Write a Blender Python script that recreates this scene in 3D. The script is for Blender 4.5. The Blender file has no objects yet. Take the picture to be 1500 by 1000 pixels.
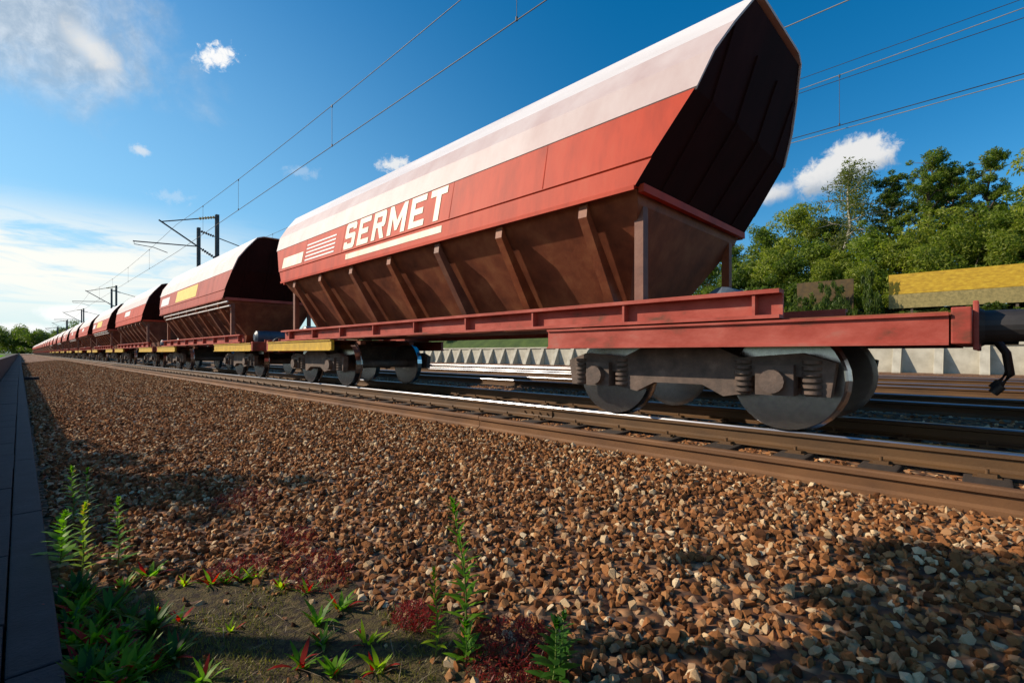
import bpy, bmesh, math, random
import numpy as np
from mathutils import Vector, Matrix, Euler
R = math.radians
random.seed(7); rng = np.random.default_rng(7)
scn = bpy.context.scene
COL = scn.collection

# ------------------------------------------------------------------ camera
cam_d = bpy.data.cameras.new('camera'); cam = bpy.data.objects.new('camera', cam_d); COL.objects.link(cam)
cam.location = (0, 0, 0.70); cam.rotation_euler = (R(90), 0, R(-45.5))
cam_d.lens = 17.0; cam_d.sensor_width = 36; cam_d.shift_y = 0.0113
cam_d.clip_start = 0.03; cam_d.clip_end = 3000
scn.camera = cam

# ------------------------------------------------------------------ light
SUN_AZ, SUN_EL = -40.0, 30.0          # azimuth from +Y towards +X
S = Vector((math.sin(R(SUN_AZ))*math.cos(R(SUN_EL)), math.cos(R(SUN_AZ))*math.cos(R(SUN_EL)), math.sin(R(SUN_EL))))
sd = bpy.data.lights.new('sun', 'SUN'); sd.energy = 5.0; sd.angle = R(0.5); sd.color = (1.0, 0.84, 0.66)
so = bpy.data.objects.new('sun', sd); COL.objects.link(so); so.rotation_euler = S.to_track_quat('Z', 'Y').to_euler()
so.location = S*50
vs = scn.view_settings; vs.view_transform = 'Standard'; vs.look = 'None'; vs.exposure = 0.12; vs.gamma = 1.0
scn.cycles.max_bounces = 6; scn.cycles.transparent_max_bounces = 4


class NT:
    """small helper to write node trees"""
    def __init__(s, tree): s.t = tree; s.n = tree.nodes; s.l = tree.links
    def new(s, typ, **kw):
        n = s.n.new(typ)
        for k, v in kw.items(): setattr(n, k, v)
        return n
    def put(s, sock, v):
        if hasattr(v, 'is_linked') or isinstance(v, bpy.types.NodeSocket): s.l.new(v, sock)
        else: sock.default_value = v
    def m(s, op, a, b=0.0, c=None, clamp=False):
        n = s.n.new('ShaderNodeMath'); n.operation = op; n.use_clamp = clamp
        s.put(n.inputs[0], a); s.put(n.inputs[1], b)
        if c is not None: s.put(n.inputs[2], c)
        return n.outputs[0]
    def mix(s, f, a, b, mode='MIX'):
        n = s.n.new('ShaderNodeMix'); n.data_type = 'RGBA'; n.blend_type = mode
        s.put(n.inputs[0], f); s.put(n.inputs[6], a); s.put(n.inputs[7], b)
        return n.outputs[2]
    def noise(s, vec, scale, detail=4.0, rough=0.55, dist=0.0):
        n = s.n.new('ShaderNodeTexNoise'); n.inputs['Scale'].default_value = scale
        n.inputs['Detail'].default_value = detail; n.inputs['Roughness'].default_value = rough
        n.inputs['Distortion'].default_value = dist
        if vec is not None: s.l.new(vec, n.inputs['Vector'])
        return n.outputs['Fac']
    def ramp(s, f, stops):
        n = s.n.new('ShaderNodeValToRGB'); el = n.color_ramp.elements
        while len(el) > 1: el.remove(el[-1])
        el[0].position = stops[0][0]; el[0].color = c4(stops[0][1])
        for p, c in stops[1:]:
            e = el.new(p); e.color = c4(c)
        s.put(n.inputs[0], f); return n.outputs[0]
    def sstep(s, x, a, b):
        n = s.n.new('ShaderNodeMapRange'); n.interpolation_type = 'SMOOTHSTEP'
        s.put(n.inputs[0], x); n.inputs[1].default_value = a; n.inputs[2].default_value = b
        return n.outputs[0]

def c4(c):
    if isinstance(c, (int, float)): return (c, c, c, 1)
    return (c[0], c[1], c[2], 1) if len(c) == 3 else c

# ------------------------------------------------------------------ sky
w = bpy.data.worlds.new('World'); scn.world = w; w.use_nodes = True
T = NT(w.node_tree); T.n.clear()
sky = T.new('ShaderNodeTexSky', sky_type='NISHITA', sun_disc=False)
sky.sun_elevation = R(SUN_EL); sky.sun_rotation = R(SUN_AZ % 360); sky.altitude = 0; sky.air_density = 1.0
sky.dust_density = 0.5; sky.ozone_density = 3.0
hs = T.new('ShaderNodeHueSaturation'); hs.inputs['Saturation'].default_value = 1.42; hs.inputs['Value'].default_value = 1.10
hs.inputs['Hue'].default_value = 0.494
T.l.new(sky.outputs[0], hs.inputs['Color'])
tc = T.new('ShaderNodeTexCoord'); sp = T.new('ShaderNodeSeparateXYZ'); T.l.new(tc.outputs['Generated'], sp.inputs[0])
az = T.m('MULTIPLY', T.m('ARCTAN2', sp.outputs[0], sp.outputs[1]), 180/math.pi)
el = T.m('MULTIPLY', T.m('ARCSINE', sp.outputs[2]), 180/math.pi)
cb = T.new('ShaderNodeCombineXYZ'); T.put(cb.inputs[0], az); T.put(cb.inputs[1], el)
sph = cb.outputs[0]
n_a = T.noise(sph, 0.16, 7, 0.6, 0.3)
n_b = T.noise(sph, 0.55, 9, 0.68, 0.3)
stm = T.new('ShaderNodeMapping'); stm.inputs['Scale'].default_value = (0.10, 0.62, 1); stm.inputs['Rotation'].default_value = (0, 0, R(3))
T.l.new(sph, stm.inputs['Vector'])
n_c = T.noise(sph, 1.25, 9, 0.66, 0.5)
n_s = T.noise(stm.outputs[0], 0.9, 8, 0.62, 0.7)
def blob(a0, e0, wa, we, amp, nz, soft=0.6, tilt=0.0):
    da = T.m('SUBTRACT', az, a0); de = T.m('SUBTRACT', el, e0)
    if tilt: de = T.m('SUBTRACT', de, T.m('MULTIPLY', da, tilt))
    r = T.m('SQRT', T.m('ADD', T.m('POWER', T.m('ABSOLUTE', T.m('DIVIDE', da, wa)), 2), T.m('POWER', T.m('ABSOLUTE', T.m('DIVIDE', de, we)), 2)))
    r = T.m('ADD', r, T.m('MULTIPLY', T.m('SUBTRACT', nz, 0.5), amp))
    return T.m('SUBTRACT', 1.0, T.sstep(r, 1.0-soft, 1.0))
col = hs.outputs[0]
K = 7.0   # radiance of a fully lit cloud in sky units (times the background strength)
wst = T.m('MULTIPLY', T.m('SUBTRACT', 1.0, T.sstep(az, -10.0, 62.0)), T.m('SUBTRACT', 1.0, T.sstep(el, 6.0, 46.0)))
col = T.mix(T.m('MULTIPLY', wst, 0.62), col, (K*0.42, K*0.80, K*1.05, 1))
# thin bright haze of cloud low in the west
low = T.m('MULTIPLY', T.m('SUBTRACT', 1.0, T.sstep(el, 0.0, 15.0)), T.m('SUBTRACT', 1.0, T.sstep(az, -5.0, 46.0)))
col = T.mix(T.m('MULTIPLY', low, 0.75), col, (K*0.74, K*0.95, K*0.98, 1))
band = T.m('SUBTRACT', 1.0, T.sstep(T.m('ABSOLUTE', T.m('SUBTRACT', el, 7.5)), 1.0, 7.0))
band = T.m('MULTIPLY', band, T.m('SUBTRACT', 1.0, T.sstep(az, 6.0, 26.0)))
cir = T.m('MULTIPLY', band, T.sstep(n_s, 0.30, 0.54))
col = T.mix(T.m('MULTIPLY', cir, 0.9), col, (K*1.15, K*1.12, K*1.02, 1))
# grey cloud high on the left, with a bright core
g = blob(-1.0, 26.0, 15, 7.5, 1.5, n_a, 0.8)
col = T.mix(T.m('MULTIPLY', g, 0.80), col, T.mix(T.sstep(n_b, 0.35, 0.72), (K*0.47, K*0.56, K*0.66, 1), (K*0.78, K*0.84, K*0.90, 1)))
for (a, e, wa, we, amp, nz, s, br, op, tilt) in [
        (4.6, 25.4, 2.6, 1.5, 1.6, n_b, 0.8, 0.95, 0.75, -0.4),
        (14.0, 27.6, 2.0, 1.25, 2.6, n_c, 0.75, 1.12, 0.95, 0.25),
        (7.9, 18.4, 1.0, 0.6, 2.0, n_c, 0.9, 1.0, 0.6, 0),
        (31.8, 20.7, 2.2, 1.0, 2.4, n_c, 0.8, 1.0, 0.9, 0.1),
        (3.2, 3.5, 2.6, 1.0, 1.2, n_b, 0.6, 1.2, 0.9, 0),
        (9.0, 2.6, 5.0, 1.2, 1.6, n_b, 0.6, 1.15, 0.85, 0),
        (0.0, 2.0, 2.5, 0.7, 1.2, n_b, 0.6, 1.15, 0.8, 0)]:
    col = T.mix(T.m('MULTIPLY', blob(a, e, wa, we, amp, nz, s, tilt), op), col, (K*br, K*br*0.99, K*br*0.97, 1))
for (a, e) in ((10.5, 14.8), (22.0, 19.0)):
    col = T.mix(T.m('MULTIPLY', blob(a, e, 2.0, 0.8, 3.0, n_c, 1.0), 0.22), col, (K, K, K, 1))
n_d = T.m('ADD', T.m('MULTIPLY', n_b, 0.6), T.m('MULTIPLY', n_c, 0.4))
big = T.m('MAXIMUM', T.m('MAXIMUM', blob(79.3, 17.3, 4.4, 2.3, 1.9, n_d, 0.45, 0.22), blob(81.2, 18.3, 3.2, 2.1, 1.7, n_d, 0.4)), blob(73.5, 16.0, 4.4, 1.3, 1.9, n_d, 0.9, 0.12))
shade = T.sstep(T.m('ADD', T.m('SUBTRACT', el, T.m('MULTIPLY', T.m('SUBTRACT', az, 78.5), 0.18)), T.m('MULTIPLY', n_b, 2.0)), 16.6, 18.6)
col = T.mix(big, col, T.mix(shade, (K*0.42, K*0.50, K*0.60, 1), (K*0.90, K*0.90, K*0.90, 1)))
bg = T.new('ShaderNodeBackground'); bg.inputs['Strength'].default_value = 0.12
T.l.new(col, bg.inputs['Color'])
T.l.new(bg.outputs[0], T.new('ShaderNodeOutputWorld').inputs[0])

# ------------------------------------------------------------------ materials
def pmat(name, stops, scale=6.0, rough=0.6, metal=0.0, bump=0.0, bscale=40.0, coords='Object', detail=6.0, spec=0.5, streak=None, vary=0.0):
    m = bpy.data.materials.new(name); m.use_nodes = True; t = NT(m.node_tree); t.n.clear()
    co = t.new('ShaderNodeTexCoord').outputs[coords]
    v = co
    if streak:
        mp = t.new('ShaderNodeMapping'); mp.inputs['Scale'].default_value = streak; t.l.new(co, mp.inputs[0]); v = mp.outputs[0]
    c = t.ramp(t.noise(v, scale, detail, 0.62), stops)
    if vary:
        oi = t.new('ShaderNodeObjectInfo'); hv = t.new('ShaderNodeHueSaturation'); t.l.new(c, hv.inputs['Color'])
        t.l.new(t.m('ADD', 1.0-vary, t.m('MULTIPLY', oi.outputs['Random'], 1.2*vary)), hv.inputs['Value'])
        t.l.new(t.m('ADD', 1.0-0.6*vary, t.m('MULTIPLY', oi.outputs['Random'], 0.8*vary)), hv.inputs['Saturation']); c = hv.outputs[0]
    b = t.new('ShaderNodeBsdfPrincipled'); t.l.new(c, b.inputs['Base Color'])
    b.inputs['Roughness'].default_value = rough; b.inputs['Metallic'].default_value = metal
    b.inputs['Specular IOR Level'].default_value = spec
    if bump:
        bn = t.new('ShaderNodeBump'); bn.inputs['Strength'].default_value = bump; bn.inputs['Distance'].default_value = 0.02
        t.l.new(t.noise(co, bscale, 5, 0.6), bn.inputs['Height']); t.l.new(bn.outputs[0], b.inputs['Normal'])
    t.l.new(b.outputs[0], t.new('ShaderNodeOutputMaterial').inputs[0])
    return m

def leafmat(name, a, b_, trans=0.45, scale=1.2, rnd=True, tcol=None):
    m = bpy.data.materials.new(name); m.use_nodes = True; t = NT(m.node_tree); t.n.clear()
    co = t.new('ShaderNodeTexCoord').outputs['Object']
    f = t.noise(co, scale, 3, 0.6)
    if rnd:
        oi = t.new('ShaderNodeObjectInfo')
        f = t.m('ADD', f, t.m('MULTIPLY', t.m('SUBTRACT', oi.outputs['Random'], 0.5), 0.35))
    gi = t.new('ShaderNodeNewGeometry')
    f = t.m('ADD', f, t.m('MULTIPLY', t.m('SUBTRACT', gi.outputs['Random Per Island'], 0.5), 0.5))
    c = t.ramp(f, [(0.25, a), (0.75, b_)])
    d = t.new('ShaderNodeBsdfPrincipled'); t.l.new(c, d.inputs['Base Color']); d.inputs['Roughness'].default_value = 0.5
    d.inputs['Specular IOR Level'].default_value = 0.3
    tr = t.new('ShaderNodeBsdfTranslucent')
    t.l.new(t.mix(1.0, c, c4(tcol or (1.5, 1.7, 0.6)), 'MULTIPLY'), tr.inputs[0])
    mx = t.new('ShaderNodeMixShader'); mx.inputs[0].default_value = trans
    t.l.new(d.outputs[0], mx.inputs[1]); t.l.new(tr.outputs[0], mx.inputs[2])
    t.l.new(mx.outputs[0], t.new('ShaderNodeOutputMaterial').inputs[0])
    return m

M = {}
M['red'] = pmat('red_wagon_paint', [(0.25, (0.32, 0.030, 0.012)), (0.55, (0.50, 0.050, 0.018)), (0.78, (0.50, 0.075, 0.032)), (0.9, (0.36, 0.07, 0.035))], 3.2, 0.6, bump=0.10, bscale=5, streak=(1, 1.0, 0.22), spec=0.25, vary=0.2)
M['red_dusty'] = pmat('dusty_red_paint', [(0.28, (0.14, 0.045, 0.025)), (0.42, (0.32, 0.05, 0.032)), (0.6, (0.40, 0.085, 0.06)), (0.8, (0.36, 0.16, 0.12))], 3.5, 0.6, bump=0.1, bscale=18, streak=(1, 0.8, 1.6), spec=0.3)
M['endred'] = pmat('shade_dark_end_paint', [(0.25, (0.016, 0.005, 0.004)), (0.6, (0.030, 0.007, 0.006)), (0.85, (0.05, 0.014, 0.011))], 1.6, 0.9, streak=(1, 1, 0.4), spec=0.1)  # wagon red taken near black: the end walls' shade is put into the colour
M['roof'] = pmat('pale_dusty_roof', [(0.25, (0.62, 0.44, 0.41)), (0.6, (0.74, 0.60, 0.57)), (0.85, (0.80, 0.70, 0.68))], 2.6, 0.5, streak=(1, 0.8, 0.25), bump=0.08, bscale=5, spec=0.35, vary=0.22)
M['rooftop'] = pmat('chalky_white_roof', [(0.25, (0.66, 0.60, 0.58)), (0.6, (0.80, 0.77, 0.75)), (0.85, (0.86, 0.84, 0.82))], 2.0, 0.4, streak=(1, 0.2, 1))
M['brown'] = pmat('dirty_brown_steel', [(0.25, (0.085, 0.020, 0.009)), (0.5, (0.21, 0.056, 0.022)), (0.75, (0.32, 0.12, 0.05))], 2.6, 0.6, bump=0.15, bscale=14, vary=0.25)
M['bogie'] = pmat('grimy_bogie_steel', [(0.25, (0.045, 0.035, 0.03)), (0.6, (0.13, 0.09, 0.07)), (0.85, (0.26, 0.19, 0.15))], 7, 0.7, bump=0.2)
M['black'] = pmat('black_iron', [(0.3, (0.012, 0.012, 0.013)), (0.8, (0.04, 0.035, 0.033))], 8, 0.6)
M['wheel'] = pmat('wheel_steel', [(0.3, (0.06, 0.05, 0.045)), (0.7, (0.16, 0.13, 0.12))], 9, 0.5, metal=0.4)
M['tread'] = pmat('polished_tyre', [(0.3, (0.45, 0.45, 0.46)), (0.7, (0.6, 0.6, 0.6))], 20, 0.22, metal=1.0)
M['cream'] = pmat('cream_lettering', [(0.25, (0.62, 0.40, 0.28)), (0.42, (0.74, 0.66, 0.50)), (0.7, (0.84, 0.78, 0.62))], 5, 0.55, streak=(1, 1, 0.3))
M['white'] = pmat('white_lettering', [(0.3, (0.70, 0.66, 0.64)), (0.7, (0.82, 0.79, 0.77))], 6, 0.45)
M['yellow'] = pmat('yellow_marking', [(0.3, (0.70, 0.48, 0.05)), (0.7, (0.82, 0.62, 0.10))], 6, 0.45)
M['yellowdirt'] = pmat('dirty_yellow_paint', [(0.3, (0.42, 0.25, 0.02)), (0.7, (0.66, 0.42, 0.03))], 6, 0.5)
M['tank'] = pmat('blue_grey_tank', [(0.3, (0.03, 0.05, 0.08)), (0.7, (0.07, 0.10, 0.14))], 6, 0.45)
M['rust'] = pmat('rusty_rail_steel', [(0.25, (0.085, 0.038, 0.015)), (0.6, (0.175, 0.080, 0.028)), (0.85, (0.24, 0.125, 0.055))], 5, 0.75, bump=0.12, bscale=60, streak=(1, 0.3, 1))
M['rustdark'] = pmat('brown_rail_steel', [(0.25, (0.05, 0.026, 0.010)), (0.7, (0.125, 0.062, 0.020))], 5, 0.7, bump=0.12, bscale=60, streak=(1, 0.3, 1))
M['railtop'] = pmat('polished_railhead', [(0.3, (0.22, 0.23, 0.25)), (0.7, (0.36, 0.37, 0.40))], 6, 0.30, metal=1.0, streak=(4, 0.05, 1))
M['sleeper'] = pmat('dark_timber_sleeper', [(0.3, (0.022, 0.016, 0.012)), (0.7, (0.06, 0.043, 0.032))], 3, 0.85, bump=0.5, bscale=30, streak=(0.4, 4, 1))
M['concrete'] = pmat('weathered_concrete', [(0.25, (0.30, 0.28, 0.22)), (0.55, (0.46, 0.44, 0.36)), (0.8, (0.56, 0.54, 0.45))], 1.6, 0.85, bump=0.15, bscale=25)
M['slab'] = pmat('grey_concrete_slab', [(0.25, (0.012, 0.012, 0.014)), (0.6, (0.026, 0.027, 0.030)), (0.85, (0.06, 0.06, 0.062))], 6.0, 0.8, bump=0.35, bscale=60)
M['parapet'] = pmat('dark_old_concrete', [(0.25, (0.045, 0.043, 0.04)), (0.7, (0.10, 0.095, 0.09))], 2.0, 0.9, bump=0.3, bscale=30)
M['mast'] = pmat('dark_galvanised_steel', [(0.3, (0.03, 0.035, 0.04)), (0.7, (0.07, 0.075, 0.08))], 5, 0.6)
M['wire'] = pmat('dark_copper_wire', [(0.3, (0.02, 0.018, 0.018)), (0.7, (0.05, 0.045, 0.04))], 2, 0.5)
M['wirepale'] = pmat('pale_copper_wire', [(0.3, (0.22, 0.20, 0.15)), (0.7, (0.36, 0.33, 0.26))], 2, 0.4)
M['insul'] = pmat('yellow_brown_insulator', [(0.3, (0.30, 0.20, 0.05)), (0.7, (0.42, 0.30, 0.09))], 9, 0.3)
M['bark'] = pmat('brown_bark', [(0.3, (0.045, 0.032, 0.022)), (0.7, (0.13, 0.10, 0.075))], 6, 0.9, bump=0.5, bscale=20)
M['birchbark'] = pmat('pale_birch_bark', [(0.35, (0.12, 0.10, 0.085)), (0.5, (0.42, 0.39, 0.34)), (0.8, (0.55, 0.52, 0.47))], 5, 0.8, streak=(1, 1, 3))
M['ochreboard'] = pmat('yellow_hoarding_paint', [(0.25, (0.30, 0.18, 0.010)), (0.5, (0.46, 0.28, 0.010)), (0.75, (0.60, 0.42, 0.03))], 7.0, 0.6, streak=(1, 0.6, 1.6))
M['buffboard'] = pmat('buff_lower_board', [(0.25, (0.14, 0.12, 0.04)), (0.7, (0.34, 0.27, 0.10))], 8.0, 0.7)
M['brownboard'] = pmat('brown_hoarding_paint', [(0.25, (0.035, 0.022, 0.006)), (0.7, (0.10, 0.058, 0.010))], 4.0, 0.7)
M['leaf_a'] = leafmat('mid_green_leaf', (0.060, 0.100, 0.014), (0.20, 0.26, 0.036))
M['leaf_b'] = leafmat('yellow_green_leaf', (0.115, 0.160, 0.020), (0.31, 0.34, 0.052))
M['leaf_c'] = leafmat('dark_green_leaf', (0.036, 0.070, 0.012), (0.125, 0.175, 0.028))
M['leaf_d'] = leafmat('birch_leaf', (0.06, 0.082, 0.020), (0.17, 0.19, 0.045))
M['weed'] = leafmat('bright_weed_leaf', (0.06, 0.18, 0.008), (0.18, 0.38, 0.018), 0.5, 8)
M['weedlime'] = leafmat('lime_weed_leaf', (0.22, 0.36, 0.010), (0.42, 0.56, 0.02), 0.5, 8)
M['weeddark'] = leafmat('dark_weed_leaf', (0.016, 0.065, 0.008), (0.055, 0.17, 0.016), 0.4, 8)
M['weedred'] = leafmat('red_weed_leaf', (0.16, 0.006, 0.004), (0.46, 0.020, 0.008), 0.45, 8, tcol=(1.6, 0.7, 0.5))
M['redcover'] = leafmat('dark_red_stem', (0.075, 0.008, 0.005), (0.28, 0.018, 0.012), 0.3, 20, tcol=(1.5, 0.6, 0.5))
M['petal'] = leafmat('yellow_petal', (0.60, 0.42, 0.02), (0.80, 0.64, 0.05), 0.4, 8, tcol=(1.2, 1.1, 0.5))
M['mossblade'] = leafmat('olive_moss_blade', (0.07, 0.075, 0.010), (0.24, 0.22, 0.035), 0.3, 10)
M['stem'] = pmat('green_stem', [(0.3, (0.08, 0.14, 0.02)), (0.7, (0.16, 0.22, 0.05))], 6, 0.6)
M['moss'] = pmat('mossy_soil', [(0.28, (0.012, 0.008, 0.005)), (0.44, (0.042, 0.026, 0.011)), (0.55, (0.085, 0.066, 0.016)), (0.66, (0.13, 0.085, 0.035)), (0.8, (0.26, 0.17, 0.09))], 26, 0.95, bump=1.0, bscale=90)
M['grass'] = pmat('green_grass_ground', [(0.25, (0.025, 0.05, 0.010)), (0.6, (0.06, 0.10, 0.018)), (0.85, (0.10, 0.13, 0.03))], 1.2, 0.95, bump=0.8, bscale=6)

def stone_ramp(t, f):
    return t.ramp(f, [(0.0, (0.060, 0.025, 0.011)), (0.18, (0.14, 0.055, 0.020)), (0.36, (0.25, 0.105, 0.036)), (0.54, (0.31, 0.125, 0.044)),
                      (0.70, (0.38, 0.190, 0.075)), (0.82, (0.34, 0.205, 0.115)), (0.92, (0.54, 0.37, 0.19)), (1.0, (0.66, 0.53, 0.34))])
def m_stone():
    m = bpy.data.materials.new('crushed_rock'); m.use_nodes = True; t = NT(m.node_tree); t.n.clear()
    oi = t.new('ShaderNodeObjectInfo'); co = t.new('ShaderNodeTexCoord').outputs['Object']
    f = t.m('ADD', oi.outputs['Random'], t.m('MULTIPLY', t.m('SUBTRACT', t.noise(co, 25, 5, 0.65), 0.5), 0.42))
    b = t.new('ShaderNodeBsdfPrincipled'); t.l.new(stone_ramp(t, f), b.inputs['Base Color'])
    b.inputs['Roughness'].default_value = 0.92; b.inputs['Specular IOR Level'].default_value = 0.15
    bn = t.new('ShaderNodeBump'); bn.inputs['Strength'].default_value = 0.5; bn.inputs['Distance'].default_value = 0.004
    t.l.new(t.noise(co, 110, 4, 0.6), bn.inputs['Height']); t.l.new(bn.outputs[0], b.inputs['Normal'])
    t.l.new(b.outputs[0], t.new('ShaderNodeOutputMaterial').inputs[0]); return m
def m_bed():
    m = bpy.data.materials.new('packed_ballast'); m.use_nodes = True; t = NT(m.node_tree); t.n.clear()
    co = t.new('ShaderNodeTexCoord').outputs['Object']
    v = t.new('ShaderNodeTexVoronoi'); v.inputs['Scale'].default_value = 16; t.l.new(co, v.inputs['Vector'])
    sx = t.new('ShaderNodeSeparateColor'); t.l.new(v.outputs['Color'], sx.inputs[0])
    c = stone_ramp(t, t.m('MULTIPLY', sx.outputs[0], 0.85))
    gap = t.sstep(v.outputs['Distance'], 0.35, 0.7)
    c = t.mix(t.m('MULTIPLY', gap, 0.7), c, (0.04, 0.024, 0.016, 1))
    b = t.new('ShaderNodeBsdfPrincipled'); t.l.new(c, b.inputs['Base Color']); b.inputs['Roughness'].default_value = 0.85
    bn = t.new('ShaderNodeBump'); bn.inputs['Strength'].default_value = 1.0; bn.inputs['Distance'].default_value = 0.04
    t.l.new(t.m('SUBTRACT', 1.0, v.outputs['Distance']), bn.inputs['Height']); t.l.new(bn.outputs[0], b.inputs['Normal'])
    t.l.new(b.outputs[0], t.new('ShaderNodeOutputMaterial').inputs[0]); return m
M['stone'] = m_stone(); M['bed'] = m_bed()

# ------------------------------------------------------------------ mesh helpers
class MB:
    def __init__(s): s.v = []; s.f = []; s.mi = []; s.sm = []
    def add(s, vs, fs, mi=0, smooth=False):
        o = len(s.v); s.v += [tuple(v) for v in vs]
        for f in fs: s.f.append([i+o for i in f]); s.mi.append(mi); s.sm.append(smooth)
        return s
    def box(s, x0, x1, y0, y1, z0, z1, mi=0):
        vs = [(x, y, z) for x in (x0, x1) for y in (y0, y1) for z in (z0, z1)]
        return s.add(vs, [(0, 1, 3, 2), (4, 6, 7, 5), (0, 4, 5, 1), (2, 3, 7, 6), (0, 2, 6, 4), (1, 5, 7, 3)], mi)
    def loft(s, rings, mi=0, caps=True, smooth=False):
        n = len(rings[0]); vs = [p for r in rings for p in r]; fs = []
        for k in range(len(rings)-1):
            for i in range(n):
                j = (i+1) % n; fs.append((k*n+i, k*n+j, (k+1)*n+j, (k+1)*n+i))
        s.add(vs, fs, mi, smooth)
        if caps:
            s.add(rings[0], [tuple(range(n))[::-1]], mi); s.add(rings[-1], [tuple(range(n))], mi)
        return s
    def prism(s, prof, y0, y1, mi=0, caps=True):      # profile in x,z swept along y
        return s.loft([[(x, y0, z) for x, z in prof], [(x, y1, z) for x, z in prof]], mi, caps)
    def tube(s, pts, r, n=8, mi=0, caps=True):
        pts = [Vector(p) for p in pts]; rs = r if isinstance(r, (list, tuple)) else [r]*len(pts); rings = []
        for i, p in enumerate(pts):
            d = (pts[min(i+1, len(pts)-1)]-pts[max(i-1, 0)]).normalized()
            a = d.cross(Vector((0, 0, 1)) if abs(d.z) < 0.9 else Vector((0, 1, 0))).normalized(); b = d.cross(a)
            rings.append([p+(a*math.cos(2*math.pi*k/n)+b*math.sin(2*math.pi*k/n))*rs[i] for k in range(n)])
        return s.loft(rings, mi, caps, n > 4)
    def revolve_x(s, prof, c, n=28, mi=0):             # profile list of (x, r) about the x axis through c
        rings = [[(c[0]+x, c[1]+r*math.cos(2*math.pi*k/n), c[2]+r*math.sin(2*math.pi*k/n)) for k in range(n)] for x, r in prof]
        return s.loft(rings, mi, True, False)
    def mesh(s, name, mats):
        me = bpy.data.meshes.new(name); me.from_pydata(s.v, [], s.f)
        for m in (mats if isinstance(mats, list) else [mats]): me.materials.append(m)
        me.polygons.foreach_set('material_index', s.mi); me.polygons.foreach_set('use_smooth', s.sm)
        bm = bmesh.new(); bm.from_mesh(me); bmesh.ops.recalc_face_normals(bm, faces=bm.faces); bm.to_mesh(me); bm.free()
        return me

def bevel(me, w, seg=2, ang=30):
    bm = bmesh.new(); bm.from_mesh(me)
    bmesh.ops.remove_doubles(bm, verts=bm.verts, dist=1e-5)
    es = [e for e in bm.edges if len(e.link_faces) == 2 and e.calc_face_angle(0) > R(ang)]
    bmesh.ops.bevel(bm, geom=es, offset=w, segments=seg, profile=0.6, affect='EDGES', clamp_overlap=True)
    bm.to_mesh(me); bm.free(); return me

def np_mesh(name, verts, k, mat, smooth=False):
    """verts (n*k,3): n separate polygons of k corners each"""
    n = len(verts)//k; me = bpy.data.meshes.new(name)
    me.vertices.add(n*k); me.vertices.foreach_set('co', np.asarray(verts, dtype=np.float32).ravel())
    me.loops.add(n*k); me.loops.foreach_set('vertex_index', np.arange(n*k, dtype=np.int32))
    me.polygons.add(n); me.polygons.foreach_set('loop_start', np.arange(0, n*k, k, dtype=np.int32))
    me.update(calc_edges=True)
    if isinstance(mat, tuple):
        for q in mat[0]: me.materials.append(q)
        me.polygons.foreach_set('material_index', np.asarray(mat[1], dtype=np.int32))
    else: me.materials.append(mat)
    return me

def obj(name, me, parent=None, loc=(0, 0, 0), rz=0.0):
    o = bpy.data.objects.new(name, me); COL.objects.link(o); o.location = loc; o.rotation_euler = (0, 0, rz)
    if parent: o.parent = parent
    return o
def tag(o, label, cat, group=None):
    o['label'] = label; o['category'] = cat
    if group: o['group'] = group
    return o
def thing(name, label, cat, loc=(0, 0, 0), rz=0.0, group=None):
    return tag(obj(name, None, None, loc, rz), label, cat, group)
def struct(name, me):
    o = obj(name, me); o['kind'] = 'structure'; return o

# ------------------------------------------------------------------ ground and ballast
BED = [(0.0, -0.60), (0.13, -0.56), (0.9, -0.545), (1.4, -0.485), (3.3, -0.315), (4.2, -0.30), (4.45, -0.265), (4.7, -0.205), (6.6, -0.205),
       (6.95, -0.27), (8.6, -0.28), (8.9, -0.215), (10.8, -0.215), (11.2, -0.28), (12.8, -0.28), (13.1, -0.22), (14.9, -0.22), (15.4, -0.28),
       (17.1, -0.28), (17.4, -0.22), (19.2, -0.22), (20.0, -0.30), (31.5, -0.27)]
BX, BZ = np.array([a for a, b in BED]), np.array([b for a, b in BED])
def bedz(x): return np.interp(x, BX, BZ)

def grid_sheet(name, xs, ys, zf, mats, mi=lambda x: 0):
    xs, ys = np.asarray(xs), np.asarray(ys); X, Y = np.meshgrid(xs, ys); Z = zf(X, Y)
    v = np.stack([X, Y, Z], -1).reshape(-1, 3); n = len(xs); f = []; ms = []
    for j in range(len(ys)-1):
        for i in range(n-1):
            a = j*n+i; f.append((a, a+1, a+n+1, a+n)); ms.append(mi(0.5*(xs[i]+xs[i+1])))
    me = bpy.data.meshes.new(name); me.from_pydata(v.tolist(), [], f)
    for m in mats: me.materials.append(m)
    me.polygons.foreach_set('material_index', ms); me.polygons.foreach_set('use_smooth', [True]*len(f))
    return me
def wob(x, y): return 0.25*np.sin(x*0.21+y*0.13)+0.2*np.sin(y*0.31-x*0.17)+0.12*np.sin(x*0.7+y*0.9)
GX = [-1500, -300, -120, -60, -30, -15, -8, -4, -2, -1.05, -0.95, 0.0, 10, 20, 30, 31.45, 31.55, 32.2, 33, 34.5, 36, 39, 44, 55, 80, 160, 400, 1500]
GZ = [0.9, 0.9, 0.9, 0.9, 0.8, 0.7, 0.55, 0.45, 0.38, 0.34, -0.75, -0.75, -0.75, -0.75, -0.75, -0.75, 0.95, 1.35, 2.0, 2.7, 3.1, 3.4, 3.7, 4, 4, 4, 4, 4]
def ground_z(x, y):
    z = np.interp(x, GX, GZ); k = np.clip((np.abs(np.asarray(x)-15.2)-18.5)/6, 0, 1); return z+k*wob(x, y)*0.7
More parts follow.
